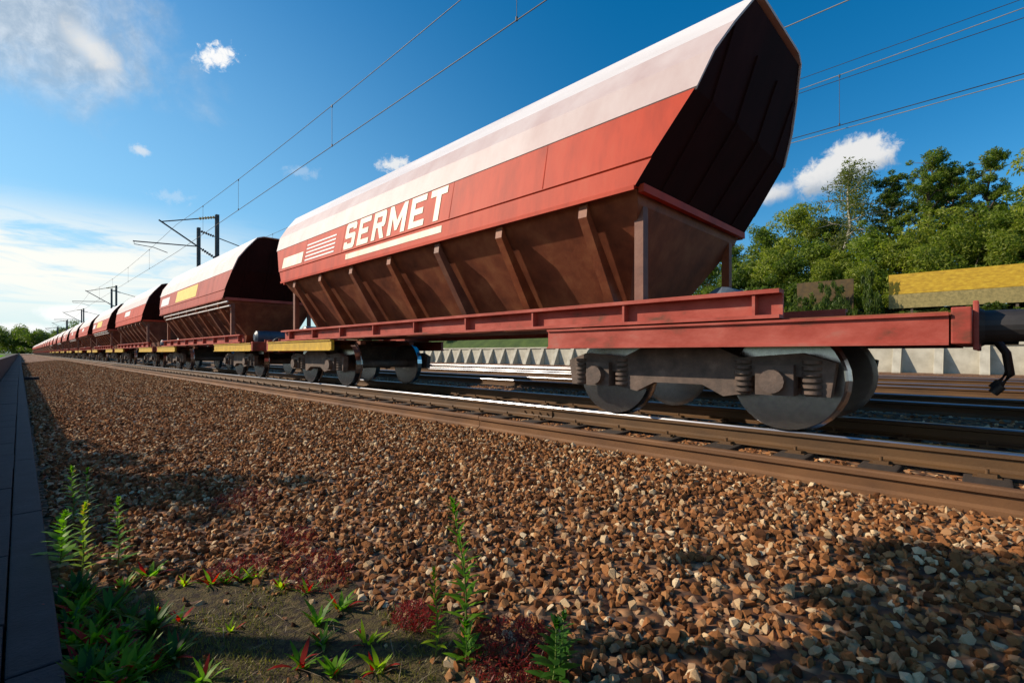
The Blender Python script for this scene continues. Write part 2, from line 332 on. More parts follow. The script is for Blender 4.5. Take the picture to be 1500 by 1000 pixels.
struct('ground', grid_sheet('ground', GX, [-600, -120, -60, -40]+list(range(-30, 130, 4))+[140, 180, 240, 320, 420, 600, 1000, 2000], lambda X, Y: ground_z(X, Y), [M['grass']]))
ys = list(np.arange(-14, 40, 0.6))+list(np.arange(40, 120, 5))+[130, 160, 200, 260, 340, 450, 600, 900]
xs = sorted(set([-0.05]+list(BX)+list(np.arange(0.2, 4.2, 0.2))))
struct('ballast_bed', grid_sheet('ballast_bed', xs, ys, lambda X, Y: bedz(X), [M['bed']]))

# scattered crushed stone: nobody could count it
proto = bpy.data.collections.new('stone_shapes')
for k in range(9):
    bm = bmesh.new()
    ax = (rng.uniform(0.8, 1.25), rng.uniform(0.65, 1.0), rng.uniform(0.45, 0.85))
    for q in range(15):
        d = rng.normal(size=3); d /= np.linalg.norm(d); r = rng.uniform(0.80, 1.08)
        bm.verts.new((d[0]*ax[0]*r, d[1]*ax[1]*r, d[2]*ax[2]*r))
    res = bmesh.ops.convex_hull(bm, input=bm.verts)
    bmesh.ops.delete(bm, geom=[g for g in res['geom_interior'] if isinstance(g, bmesh.types.BMVert)], context='VERTS')
    me = bpy.data.meshes.new('crushed_stone'); bm.to_mesh(me); bm.free(); me.materials.append(M['stone'])
    proto.objects.link(bpy.data.objects.new('crushed_stone', me))

def scatter(name, P, scl, label):
    me = bpy.data.meshes.new(name); n = len(P); me.vertices.add(n); me.vertices.foreach_set('co', P.astype(np.float32).ravel())
    a = me.attributes.new('scl', 'FLOAT', 'POINT'); a.data.foreach_set('value', scl.astype(np.float32))
    a = me.attributes.new('rot', 'FLOAT_VECTOR', 'POINT'); a.data.foreach_set('vector', rng.uniform(0, 6.283, (n, 3)).astype(np.float32).ravel())
    a = me.attributes.new('pick', 'INT', 'POINT'); a.data.foreach_set('value', rng.integers(0, 9, n).astype(np.int32))
    o = obj(name, me); o['kind'] = 'stuff'; o['label'] = label; o['category'] = 'gravel'
    ng = bpy.data.node_groups.new(name, 'GeometryNodeTree')
    ng.interface.new_socket('Geometry', in_out='INPUT', socket_type='NodeSocketGeometry'); ng.interface.new_socket('Geometry', in_out='OUTPUT', socket_type='NodeSocketGeometry')
    N, L = ng.nodes, ng.links; gi = N.new('NodeGroupInput'); go = N.new('NodeGroupOutput')
    mp = N.new('GeometryNodeMeshToPoints'); L.new(gi.outputs[0], mp.inputs['Mesh'])
    ci = N.new('GeometryNodeCollectionInfo'); ci.inputs['Collection'].default_value = proto; ci.inputs['Separate Children'].default_value = True; ci.inputs['Reset Children'].default_value = True
    ip = N.new('GeometryNodeInstanceOnPoints'); ip.inputs['Pick Instance'].default_value = True
    def attr(nm, dt):
        q = N.new('GeometryNodeInputNamedAttribute'); q.data_type = dt; q.inputs['Name'].default_value = nm; return q.outputs['Attribute']
    L.new(mp.outputs[0], ip.inputs['Points']); L.new(ci.outputs[0], ip.inputs['Instance'])
    L.new(attr('pick', 'INT'), ip.inputs['Instance Index']); L.new(attr('scl', 'FLOAT'), ip.inputs['Scale'])
    er = N.new('FunctionNodeEulerToRotation'); L.new(attr('rot', 'FLOAT_VECTOR'), er.inputs[0]); L.new(er.outputs[0], ip.inputs['Rotation'])
    L.new(ip.outputs[0], go.inputs[0])
    md = o.modifiers.new('scatter', 'NODES'); md.node_group = ng
    return o

def soil(x, y):        # 0 on bare soil beside the slabs, 1 on full ballast
    r = np.sqrt(((x-0.55)/0.66)**2+((y-1.9)/1.18)**2)+0.16*np.sin(5*x+3.1*y)+0.13*np.sin(9*y-4*x)
    return np.clip((r-0.85)/0.35, 0, 1)
def stones(n, x0, x1, y0, y1, s0, s1, base, hgt, layers_pow=1.0, use_soil=False, avoid=None):
    x = rng.uniform(x0, x1, n); y = rng.uniform(y0, y1, n); s = s0+(s1-s0)*rng.beta(1.6, 2.6, n)
    u = rng.random(n)
    z = bedz(x)+base+hgt*u
    keep = np.ones(n, bool)
    if use_soil:
        q = soil(x, y); keep &= rng.random(n) < np.maximum(q, 0.09); s = np.where(q < 0.3, s*rng.uniform(0.3, 0.8, n), s); z = np.where(q < 0.3, bedz(x)+0.008, z)
    if avoid is not None: keep &= ~avoid(x, y)
    return np.stack([x, y, z], -1)[keep], s[keep]
def on_sleeper(x, y): return (np.abs(((y+0.3) % 0.6)-0.3) < 0.15) & (x > 4.33) & (x < 7.0)
def spare(x, y): return (x > 4.17) & (x < 4.37)
A1 = stones(44000, 0.16, 4.24, -2.2, 10, 0.017, 0.045, -0.006, 0.022, use_soil=True, avoid=lambda x, y: spare(x, y))
A2 = stones(46000, 0.16, 4.24, 10, 34, 0.024, 0.050, -0.006, 0.022, avoid=lambda x, y: spare(x, y))
A3 = stones(40000, 0.16, 4.24, 34, 90, 0.034, 0.062, -0.006, 0.03, avoid=lambda x, y: spare(x, y))
A4 = stones(8000, 4.36, 4.80, -2, 36, 0.020, 0.042, -0.012, 0.012, avoid=on_sleeper)
P = np.concatenate([A1[0], A2[0], A3[0], A4[0]]); sc = np.concatenate([A1[1], A2[1], A3[1], A4[1]])
# stones just under the spare rail's outer edge hide its foot
scatter('ballast_stones', P, sc, 'brown crushed ballast stones sloping down beside the near track')
B1 = stones(14000, 4.98, 6.32, -2, 30, 0.022, 0.042, -0.012, 0.012, avoid=on_sleeper)
B2 = stones(42000, 6.5, 20.5, -4, 26, 0.024, 0.050, -0.008, 0.016)
ok2 = np.ones(len(B2[0]), bool)
for c in (9.85, 14.0, 18.2):
    for sgn in (-1, 1): ok2 &= np.abs(B2[0][:, 0]-(c+sgn*0.7525)) > 0.12
scatter('track_stones', np.concatenate([B1[0], B2[0][ok2]]), np.concatenate([B1[1], B2[1][ok2]]), 'brown crushed stones between the rails of the tracks behind the train')

# ------------------------------------------------------------------ rails and sleepers
HEAD = [(-0.036, -0.014), (-0.030, -0.002), (-0.018, 0.0), (0.018, 0.0), (0.030, -0.002), (0.036, -0.014), (0.036, -0.044), (0.012, -0.056), (0.009, -0.125),
        (0.030, -0.146), (0.072, -0.158), (0.072, -0.170), (-0.072, -0.170), (-0.072, -0.158), (-0.030, -0.146), (-0.009, -0.125), (-0.012, -0.056), (-0.036, -0.044)]
def rail_mesh(length, polished):
    mb = MB(); n = len(HEAD)
    ring0 = [(x, 0, z) for x, z in HEAD]; ring1 = [(x, length, z) for x, z in HEAD]
    for i in range(n):
        j = (i+1) % n; mi = 1 if polished and i in (0, 1, 2, 3, 4) else 0
        mb.add([ring0[i], ring0[j], ring1[j], ring1[i]], [(0, 1, 2, 3)], mi)
    mb.add(ring0, [tuple(range(n))[::-1]]); mb.add(ring1, [tuple(range(n))])
    return mb.mesh('rail', [M['rustdark'] if polished else M['rust'], M['railtop']])
def plate_mesh(side):
    mb = MB(); x = side*0.012
    mb.prism([(x, -0.06), (x+side*0.02, -0.07), (x+side*0.016, -0.125), (x+side*0.026, -0.143), (x, -0.143)], -0.28, 0.28)
    for b in (-0.2, -0.07, 0.07, 0.2): mb.tube([(x+side*0.018, b, -0.098), (x+side*0.042, b, -0.098)], 0.013, 6)
    return mb.mesh('fishplate', M['rustdark'])
G1 = 'running rails of the tracks'
JOINT = 4.33
TR = 5.65
def rail(x, y0, y1, label, polished=True, z=0.0, name='rail', grp=G1):
    o = tag(obj(name, rail_mesh(y1-y0, polished), None, (x, y0, z)), label, 'rail', grp); return o
r1 = rail(TR-0.7525, JOINT+0.006, 700, 'long shiny near rail under the train, running far to the left of its joint')
for sd_ in (-1, 1): obj('fishplate', plate_mesh(sd_), r1, (0, -0.003, 0))
rail(TR-0.7525, -12, JOINT-0.006, 'short shiny near rail of the train track, right of its joint')
rail(TR+0.7525, -12, 700, 'far rail of the track the train stands on')
for c, nm in ((9.85, 'second track, just behind the train'), (14.0, 'third track from the camera'), (18.2, 'fourth track, nearest the far concrete wall')):
    rail(c-0.7525, -12, 500, 'near rail of the '+nm); rail(c+0.7525, -12, 500, 'far rail of the '+nm)
SJ = 4.78
o = rail(4.27, SJ+0.009, 360, 'long rusty spare rail lying on the ballast beside the track, left of the gap', False, -0.128, 'spare_rail', 'rusty spare rails beside the track')
o = rail(4.262, -8, SJ-0.009, 'rusty spare rail lying nearest the camera, right of the gap', False, -0.131, 'spare_rail', 'rusty spare rails beside the track')
sl = bevel(MB().box(-1.3, 1.3, -0.125, 0.125, -0.36, -0.176).mesh('sleeper', M['sleeper']), 0.012)
ch = MB().box(-0.15, 0.15, -0.075, 0.075, -0.178, -0.171)
for q in (-0.11, 0.11): ch.box(q-0.03, q+0.03, -0.05, 0.05, -0.172, -0.150); ch.tube([(q, 0, -0.152), (q, 0, -0.118)], 0.014, 6)
ch = ch.mesh('base_plate', M['rustdark'])
for k in range(-4, 76):
    s_ = tag(obj('sleeper', sl, None, (TR+random.uniform(-.02, .02), 0.6*k, 0)), 'dark timber sleeper showing its end between the spare rail and the near rail', 'sleeper', 'timber sleepers under the train')
    obj('base_plate', ch, s_, (-0.7525, 0, 0)); obj('base_plate', ch, s_, (0.7525, 0, 0))

# ------------------------------------------------------------------ left edge: slabs, kerb, wall
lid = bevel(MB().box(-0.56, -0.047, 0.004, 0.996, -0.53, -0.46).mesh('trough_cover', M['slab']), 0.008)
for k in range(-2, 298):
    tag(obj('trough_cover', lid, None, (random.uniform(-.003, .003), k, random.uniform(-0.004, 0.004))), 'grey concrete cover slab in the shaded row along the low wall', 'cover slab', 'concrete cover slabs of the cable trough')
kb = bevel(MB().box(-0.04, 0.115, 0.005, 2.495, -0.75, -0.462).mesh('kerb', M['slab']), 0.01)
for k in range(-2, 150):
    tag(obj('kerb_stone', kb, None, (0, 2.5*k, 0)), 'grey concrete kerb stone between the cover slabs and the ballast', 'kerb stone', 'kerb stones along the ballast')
pw = thing('parapet_wall', 'long low dark concrete wall left of the cover slabs', 'wall')
obj('wall', MB().box(-0.86, -0.60, -8, 4.45, -0.8, 0.36).box(-0.86, -0.60, 4.45, 5.35, -0.8, 0.23).box(-0.86, -0.60, 5.35, 420, -0.8, 0.36).mesh('wall', M['parapet']), pw)  # lower middle stretch, unseen, is shaped to let sun reach the weeds
for a_, b_ in ((-8, 4.43), (5.37, 420)): obj('coping', bevel(MB().box(-0.90, -0.585, a_, b_, 0.36, 0.43).mesh('coping', M['parapet']), 0.012), pw)
db = bevel(MB().box(0.14, 0.62, -0.16, 0.16, -0.62, -0.40).mesh('duct_block', M['slab']), 0.02)
for k, (y, t_) in enumerate([(31.5, 'nearest'), (72, 'second nearest'), (112, 'third nearest'), (152, 'farthest')]):
    tag(obj('duct_block', db, None, (0, y, 0)), f'small concrete duct block beside the kerb, {t_} of the row', 'concrete block', 'duct blocks beside the kerb')

# ------------------------------------------------------------------ wagons
LB, LF, BO = 4.55, 6.33, 0.60   # half length of body and of frame; the body stands off centre, clear of a longer platform
def lean(z): return LB+np.interp(z, [2.33, 3.12, 4.14], [0.0, 0.55, 0.90])   # the end walls lean outwards
prof_up = [(-1.45, 2.33), (-1.425, 2.56), (-1.44, 2.575), (-1.335, 3.12), (-1.22, 3.46), (-1.02, 3.76), (-0.77, 4.07), (0.77, 4.07), (1.02, 3.76), (1.22, 3.46), (1.335, 3.12), (1.44, 2.575), (1.425, 2.56), (1.45, 2.33)]
def leaning(mb, prof, extra=0.0, mis=None):
    a, b = [(x, -lean(z)-extra, z) for x, z in prof], [(x, lean(z)+extra, z) for x, z in prof]; n = len(prof)
    for i in range(n):
        k = (i+1) % n; mb.add([a[i], a[k], b[k], b[i]], [(0, 1, 2, 3)], mis[i] if mis else 0)
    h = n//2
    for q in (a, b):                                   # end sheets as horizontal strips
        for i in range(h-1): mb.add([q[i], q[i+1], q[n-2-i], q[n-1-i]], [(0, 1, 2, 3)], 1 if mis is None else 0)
    return mb
def body_mesh():
    mb = leaning(MB(), prof_up)
    for e in (-1, 1):
        for x in (-0.95, -0.32, 0.32, 0.95):
            mb.loft([[(x-0.04, e*(lean(z)+o), z), (x+0.04, e*(lean(z)+o), z), (x+0.04, e*(lean(z)+o+0.025), z), (x-0.04, e*(lean(z)+o+0.025), z)] for z, o in ((2.36, -0.005), (3.12, -0.005), (3.74, -0.005))], 1)
        y0, y1 = sorted((e*LB, e*(LB+0.06))); mb.box(-1.38, 1.38, y0, y1, 2.28, 2.36)
    mb.box(-1.47, -1.452, -LB, LB, 2.29, 2.335); mb.box(1.452, 1.47, -LB, LB, 2.29, 2.335)
    for s_ in (-1, 1):                                 # weld beads between the side sheets
        for y in (-3.35, -1.62, 1.62, 3.35): mb.loft([[(s_*1.439, y-0.010, 2.59), (s_*1.443, y, 2.59), (s_*1.439, y+0.010, 2.59)], [(s_*1.334, y-0.010, 3.115), (s_*1.339, y, 3.115), (s_*1.334, y+0.010, 3.115)]])
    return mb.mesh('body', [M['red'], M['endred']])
def roof_mesh():
    up = [(-1.345, 3.125), (-1.232, 3.468), (-1.030, 3.770), (-0.775, 4.085), (-0.60, 4.14), (0.60, 4.14), (0.775, 4.085), (1.030, 3.770), (1.232, 3.468), (1.345, 3.125)]
    inn = [(x*0.985, z-0.02) for x, z in up][::-1]
    mb = leaning(MB(), up+inn, 0.02, [0, 0, 1, 1, 1, 1, 1, 0, 0]+[0]*11)
    mb.f = [f for f in mb.f]; 
    return mb.mesh('roof_sheet', [M['roof'], M['rooftop']])
def hatch_mesh():
    mb = MB(); mb.box(-0.45, 0.45, -LB-0.3, LB+0.3, 4.14, 4.20)
    for y in np.linspace(-4, 4, 9): mb.box(-0.5, 0.5, y-0.03, y+0.03, 4.20, 4.235)
    return mb.mesh('roof_hatch', M['roof'])
def hopper_mesh():
    mb = MB()
    def ring(x, y, z): return [(-x, -y, z), (x, -y, z), (x, y, z), (-x, y, z)]
    mb.loft([ring(1.38, LB-0.02, 2.325), ring(1.30, LB-0.05, 2.20), ring(0.62, LB-0.55, 1.26), ring(0.55, LB-0.9, 1.02)])
    return mb.mesh('lower_hopper', M['brown'])
def rib_mesh(side):
    mb = MB(); s_ = side
    pr = [(s_*1.40, 2.30), (s_*1.33, 2.17), (s_*0.66, 1.26), (s_*0.86, 1.24), (s_*1.42, 2.15)]
    mb.prism(pr, -0.055, 0.055); return mb.mesh('rib', M['brown'])
def sole_mesh(s_):
    mb = MB(); x0, x1 = sorted((s_*1.22, s_*1.35))
    xi0, xi1 = sorted((s_*1.22, s_*1.25))
    mb.box(x0, x1, -5.2, 5.45, 1.19, 1.225); mb.box(x0, x1, -5.2, 5.45, 0.985, 1.015); mb.box(xi0, xi1, -5.2, 5.45, 1.015, 1.19)
    for y in np.arange(-5, 5.1, 1.25): mb.box(*sorted((s_*1.25, s_*1.335)), y-0.012, y+0.012, 1.015, 1.19)
    return mb.mesh('sole_bar', M['red_dusty'])
def platform_mesh():
    mb = MB(); mb.box(-1.30, 1.30, LB-1.4, LF-0.1, 0.952, 0.972)
    for x in np.arange(-1.2, 1.25, 0.3): mb.box(x-0.02, x+0.02, LB-1.4, LF-0.12, 0.970, 0.985)
    for x in (-0.6, 0.6): mb.box(x-0.06, x+0.06, -1.6 + LB, LF-0.12, 0.88, 0.95)
    return mb.mesh('end_platform', M['brown'])
def headstock_mesh():
    mb = MB(); mb.box(-1.37, 1.37, LF-0.1, LF, 0.76, 1.0)
    for x in (-0.875, 0.875): mb.box(x-0.2, x+0.2, LF, LF+0.03, 0.72, 1.06)
    mb.box(-0.2, 0.2, LF, LF+0.03, 0.74, 1.04)
    return bevel(mb.mesh('headstock', M['red_dusty']), 0.008)
def buffer_mesh():
    mb = MB(); prof = [(0.13, 0.13), (0.16, 0.11), (0.38, 0.11), (0.38, 0.075), (0.55, 0.075), (0.56, 0.21), (0.60, 0.225), (0.625, 0.20), (0.635, 0.10)]
    rings = [[(r*math.cos(2*math.pi*k/20), y, r*math.sin(2*math.pi*k/20)) for k in range(20)] for y, r in prof]
    mb.loft(rings); return mb.mesh('buffer', M['black'])
def hook_mesh():
    mb = MB(); mb.tube([(0, 0.0, 0), (0, 0.22, 0), (0, 0.30, 0.06), (0, 0.36, 0.02), (0, 0.34, -0.05)], 0.035, 8)
    mb.tube([(-0.09, 0.2, -0.02), (-0.09, 0.42, -0.12), (0.09, 0.42, -0.12), (0.09, 0.2, -0.02)], 0.02, 8)
    return mb.mesh('draw_hook', M['black'])
def beam_mesh():
    mb = MB(); mb.box(-0.03, 0.03, -1.72, 1.72, 0.77, 0.945); mb.box(-0.055, 0.03, -1.72, 1.72, 0.945, 0.965); mb.box(-0.055, 0.03, -1.72, 1.72, 0.752, 0.77)
    return mb
def ladder_mesh():
    mb = MB()
    for x in (-0.2, 0.2): mb.tube([(x, 0, 1.26), (x, 0, 3.5)], 0.018, 6)
    for z in np.arange(1.5, 3.5, 0.3): mb.tube([(-0.2, 0, z), (0.2, 0, z)], 0.013, 6)
    return mb.mesh('ladder', M['black'])
def handrail_mesh():
    mb = MB(); mb.tube([(-1.2, 0, 1.26), (-1.2, 0, 2.2), (1.2, 0, 2.2), (1.2, 0, 1.26)], 0.018, 6); mb.tube([(-1.2, 0, 1.75), (1.2, 0, 1.75)], 0.014, 6)
    return mb.mesh('handrail', M['red_dusty'])
def strut_mesh():
    mb = MB()
    mb.box(-0.05, 0.05, -0.05, 0.05, 0.965, 2.32)
    return mb.mesh('body_post', M['brown'])
def tank_mesh():
    mb = MB(); mb.revolve_x([(-0.45, 0.10), (-0.40, 0.19), (0.40, 0.19), (0.45, 0.10)], (0, 0, 0), 20); return mb.mesh('air_tank', M['tank'])
def sideframe_mesh():
    mb = MB()
    pr = [(-1.30, 0.34), (-1.34, 0.62), (-1.10, 0.70), (-0.60, 0.66), (-0.30, 0.80), (0.30, 0.80), (0.60, 0.66), (1.10, 0.70), (1.34, 0.62), (1.30, 0.34), (1.12, 0.34), (1.10, 0.50), (0.70, 0.50), (0.66, 0.34), (0.45, 0.30), (0.25, 0.40), (-0.25, 0.40), (-0.45, 0.30), (-0.66, 0.34), (-0.70, 0.50), (-1.10, 0.50), (-1.12, 0.34)]
    mb.loft([[(-0.05, y, z) for y, z in pr], [(0.05, y, z) for y, z in pr]])
    for y in (-0.9, 0.9):
        mb.box(-0.12, 0.02, y-0.15, y+0.15, 0.34, 0.60); mb.tube([(-0.20, y, 0.46), (-0.10, y, 0.46)], 0.10, 14)
        for q in (-0.27, 0.27):
            for z in np.arange(0.36, 0.62, 0.05): mb.tube([(-0.04, y+q, z), (-0.04, y+q, z+0.028)], 0.075, 10)
    return mb.mesh('side_frame', M['bogie'])
def wheel_mesh():
    mb = MB(); mb.revolve_x([(-0.06, 0.10), (-0.07, 0.13), (-0.02, 0.17), (-0.01, 0.36), (-0.065, 0.385), (-0.065, 0.45)], (0, 0, 0), 32, 0)
    mb.revolve_x([(-0.0655, 0.452), (0.045, 0.460), (0.055, 0.485), (0.07, 0.485), (0.072, 0.44)], (0, 0, 0), 32, 1)
    mb.revolve_x([(0.07, 0.385), (0.01, 0.36), (0.02, 0.16), (0.06, 0.11)], (0, 0, 0), 32, 0)
    return mb.mesh('wheel', [M['wheel'], M['tread']])
def axle_mesh(): return MB().tube([(-1.0, 0, 0.46), (1.0, 0, 0.46)], 0.085, 12).mesh('axle', M['bogie'])
def bolster_mesh():
    mb = MB(); mb.box(-0.97, 0.97, -0.22, 0.22, 0.52, 0.86); mb.tube([(0, 0, 0.85), (0, 0, 0.99)], 0.25, 16)
    return mb.mesh('bolster', M['bogie'])
def hose_mesh():
    mb = MB(); mb.tube([(0, 0, 0), (0, 0.10, -0.02), (0, 0.18, -0.16), (0, 0.20, -0.32), (0, 0.14, -0.42)], 0.022, 8); mb.tube([(0, 0.15, -0.41), (0, 0.10, -0.47)], 0.032, 8)
    return mb.mesh('brake_hose', M['black'])
MW = dict(hose=hose_mesh(), body=body_mesh(), roof=roof_mesh(), hatch=hatch_mesh(), hopper=hopper_mesh(), ribl=rib_mesh(-1), ribr=rib_mesh(1), sl=sole_mesh(-1), sr=sole_mesh(1),
          plat=platform_mesh(), head=headstock_mesh(), buf=buffer_mesh(), hook=hook_mesh(), lad=ladder_mesh(), hand=handrail_mesh(), strut=strut_mesh(), tank=tank_mesh(),
          side=sideframe_mesh(), wheel=wheel_mesh(), axle=axle_mesh(), bol=bolster_mesh(),
          beamy=beam_mesh().mesh('step_beam', M['yellowdirt']), beamr=beam_mesh().mesh('step_beam', M['red_dusty']))
pipe = MB()
for z, x in ((2.20, 1.42), (2.08, 1.36)): pipe.tube([(-x, -LB+0.2, z), (-x, LB-0.2, z)], 0.022, 8)
pipe = pipe.mesh('side_pipe', M['white'])
MW['beamr_dark'] = MW['beamr']
# patches of paint laid on the leaning side: y along the wagon, s from the seam (0) to the shoulder (1)
A_, B_ = Vector((-1.44, 0, 2.575)), Vector((-1.335, 0, 3.12)); UP = (B_-A_); NRM = Vector((-UP.z, 0, UP.x)).normalized()
def on_side(y, s_, off=0.006): return Vector((0, y, 0))+A_+UP*s_+NRM*off
def patches(name, rects, mat):
    mb = MB()
    for (y0, y1, s0, s1) in rects:
        f = [on_side(y0, s0), on_side(y1, s0), on_side(y1, s1), on_side(y0, s1)]; b = [p-NRM*0.004 for p in f]
        mb.loft([b, f])
    return mb.mesh(name, mat)
def low_stripe(y0, y1, z0, z1, mat):
    x = lambda z: -1.425-(2.56-z)/(0.23)*0.025
    f = [Vector((x(z)-0.005, y, z)) for y, z in ((y0, z0), (y1, z0), (y1, z1), (y0, z1))]; b = [p+Vector((0.004, 0, 0)) for p in f]
    return MB().loft([b, f]).mesh('underline_stripe', mat)
GLYPH = {   # bold block capitals, each stroke a polygon that only butts against its neighbours
    'S': [[(0, .10), (.08, 0), (.9, 0), (1, .10), (1, .52), (.9, .60), (.30, .60), (.30, .80), (.70, .80), (.70, .72), (1, .72), (1, .90), (.9, 1), (.1, 1), (0, .90), (0, .50), (.1, .41), (.70, .41), (.70, .20), (.30, .20), (.30, .28), (0, .28)]],
    'E': [[(0, 0), (1, 0), (1, .20), (.30, .20), (.30, .40), (.85, .40), (.85, .60), (.30, .60), (.30, .80), (1, .80), (1, 1), (0, 1)]],
    'R': [[(0, 0), (.29, 0), (.29, 1), (0, 1)], [(.29, .80), (.70, .80), (.70, 1), (.29, 1)], [(.70, .42), (.92, .42), (1, .50), (1, .90), (.92, 1), (.70, 1)], [(.29, .42), (.70, .42), (.70, .60), (.29, .60)], [(.72, 0), (1.04, 0), (.74, .42), (.44, .42)]],
    'M': [[(0, 0), (.22, 0), (.22, .58), (.44, .12), (.56, .12), (.78, .58), (.78, 0), (1, 0), (1, 1), (.80, 1), (.5, .46), (.20, 1), (0, 1)]],
    'T': [[(0, .78), (.35, .78), (.35, 0), (.65, 0), (.65, .78), (1, .78), (1, 1), (0, 1)]]}
def lettering(text, y_left, y_right, s0, s1, mat, name='name_lettering'):
    wd = [1.3 if c == 'M' else 1.0 for c in text]; tot = sum(wd)+0.28*(len(text)-1); mb = MB(); cur = 0.0
    for c, q in zip(text, wd):
        for poly in GLYPH[c]:
            f = [on_side(y_left+(y_right-y_left)*(cur+u*q)/tot, s0+(s1-s0)*v, 0.007) for u, v in poly]
            mb.loft([[p-NRM*0.004 for p in f], f])
        cur += q+0.28
    return mb.mesh(name, mat)

def wagon(k, label, detail):
    yc = 6.40+13.7*k
    t = thing('hopper_wagon', label, 'hopper wagon', (TR, yc, 0), 0, 'red hopper wagons of the freight train')
    b = obj('body', MW['body'], t, (0, BO, 0)); rf = obj('roof_sheet', MW['roof'], t, (0, BO, 0)); hp = obj('lower_hopper', MW['hopper'], t, (0, BO, 0))
    obj('sole_bar', MW['sl'], t); obj('sole_bar', MW['sr'], t)
    if detail > 0:
        obj('roof_hatch', MW['hatch'], rf)
        for y in np.linspace(-3.9, 3.9, 7): obj('rib', MW['ribl'], hp, (0, y, 0)); obj('rib', MW['ribr'], hp, (0, y, 0))
    for e in (0, 1):
        rz = math.pi*e                       # e=0: the end at +y (left in the photo), e=1: the end at -y
        sgn = 1 if e == 0 else -1
        h = obj('headstock', MW['head'], t, (0, 0, 0), rz)
        if detail > 0:
            pl = obj('end_platform', MW['plat'], t, (0, 0, 0), rz); be = sgn*BO+LB
            for x in (-0.875, 0.875): obj('buffer', MW['buf'], h, (x, LF-0.1, 0.89))
            for x in (-0.38, 0.38): obj('brake_hose', MW['hose'], h, (x, LF, 0.86))
            obj('draw_hook', MW['hook'], h, (0, LF+0.03, 0.89))
            obj('body_post', MW['strut'], pl, (-1.15, be-0.1, 0)); obj('body_post', MW['strut'], pl, (1.15, be-0.1, 0))
            obj('air_tank', MW['tank'], t, (-0.3, (be+0.55)*sgn, 1.175))
            obj('step_beam', MW['beamr'] if (k == 0 and e == 1) else MW['beamy'], t, (-1.34, sgn*4.5, 0), 0)
            obj('step_beam', MW['beamr'], t, (1.34, sgn*4.5, 0), math.pi)
        bg_ = obj('bogie', MW['bol'], t, (0, sgn*4.2, 0))
        obj('side_frame', MW['side'], bg_, (-1.02, 0, 0)); obj('side_frame', MW['side'], bg_, (1.02, 0, 0), math.pi)
        for y in (-0.9, 0.9):
            if detail > 0: obj('axle', MW['axle'], bg_, (0, y, 0))
            obj('wheel', MW['wheel'], bg_, (-0.745, y, 0.462)); obj('wheel', MW['wheel'], bg_, (0.745, y, 0.462), math.pi)
    return t, b
WL = {-1: 'hopper wagon cut off by the right edge, only the end of its frame showing',
      0: 'nearest and largest red hopper wagon, with big cream lettering on its side',
      1: 'second hopper wagon from the camera, with a yellow panel on its side',
      2: 'third hopper wagon from the camera, with one faint white mark',
      3: 'fourth hopper wagon from the camera, with a small yellow panel'}
ORD = ['fifth', 'sixth', 'seventh', 'eighth', 'ninth', 'tenth', 'eleventh', 'twelfth', 'thirteenth', 'fourteenth', 'fifteenth', 'sixteenth', 'seventeenth', 'eighteenth', 'nineteenth', 'twentieth', 'twenty-first', 'twenty-second', 'twenty-third']
for k in range(-1, 24):
    lab = WL.get(k) or (f'{ORD[k-4]} red hopper wagon from the camera in the receding train' if k < 23 else 'last and smallest red hopper wagon at the far end of the train')
    t, b = wagon(k, lab, 1 if k < 10 else 0)
    if k == 0:
        obj('name_lettering', lettering('SERMET', 1.55, -1.50, 0.06, 0.97, M['cream']), b)
        obj('underline_stripe', low_stripe(-1.45, 1.45, 2.42, 2.52, M['cream']), b)
        obj('data_panel', patches('data_panel', [(3.45, 4.55, 0.10, 0.55)], M['cream']), b)
        obj('data_lines', patches('data_lines', [(1.95, 3.3, q, q+0.055) for q in (0.12, 0.27, 0.42, 0.57, 0.72)], M['white']), b)
    elif k in (1, 3):
        obj('side_panel', patches('side_panel', [(-1.35, 1.75, 0.12, 0.92)], M['yellow']), b)
        obj('data_panel', patches('data_panel', [(3.0, 4.5, 0.15, 0.75)], M['white']), b)
        obj('side_pipe', pipe, t)
    elif 1 < k < 10:
        obj('side_panel', patches('side_panel', [(-0.6, 1.2, 0.35, 0.85)], M['white']), b)
        if k % 2: obj('side_pipe', pipe, t)

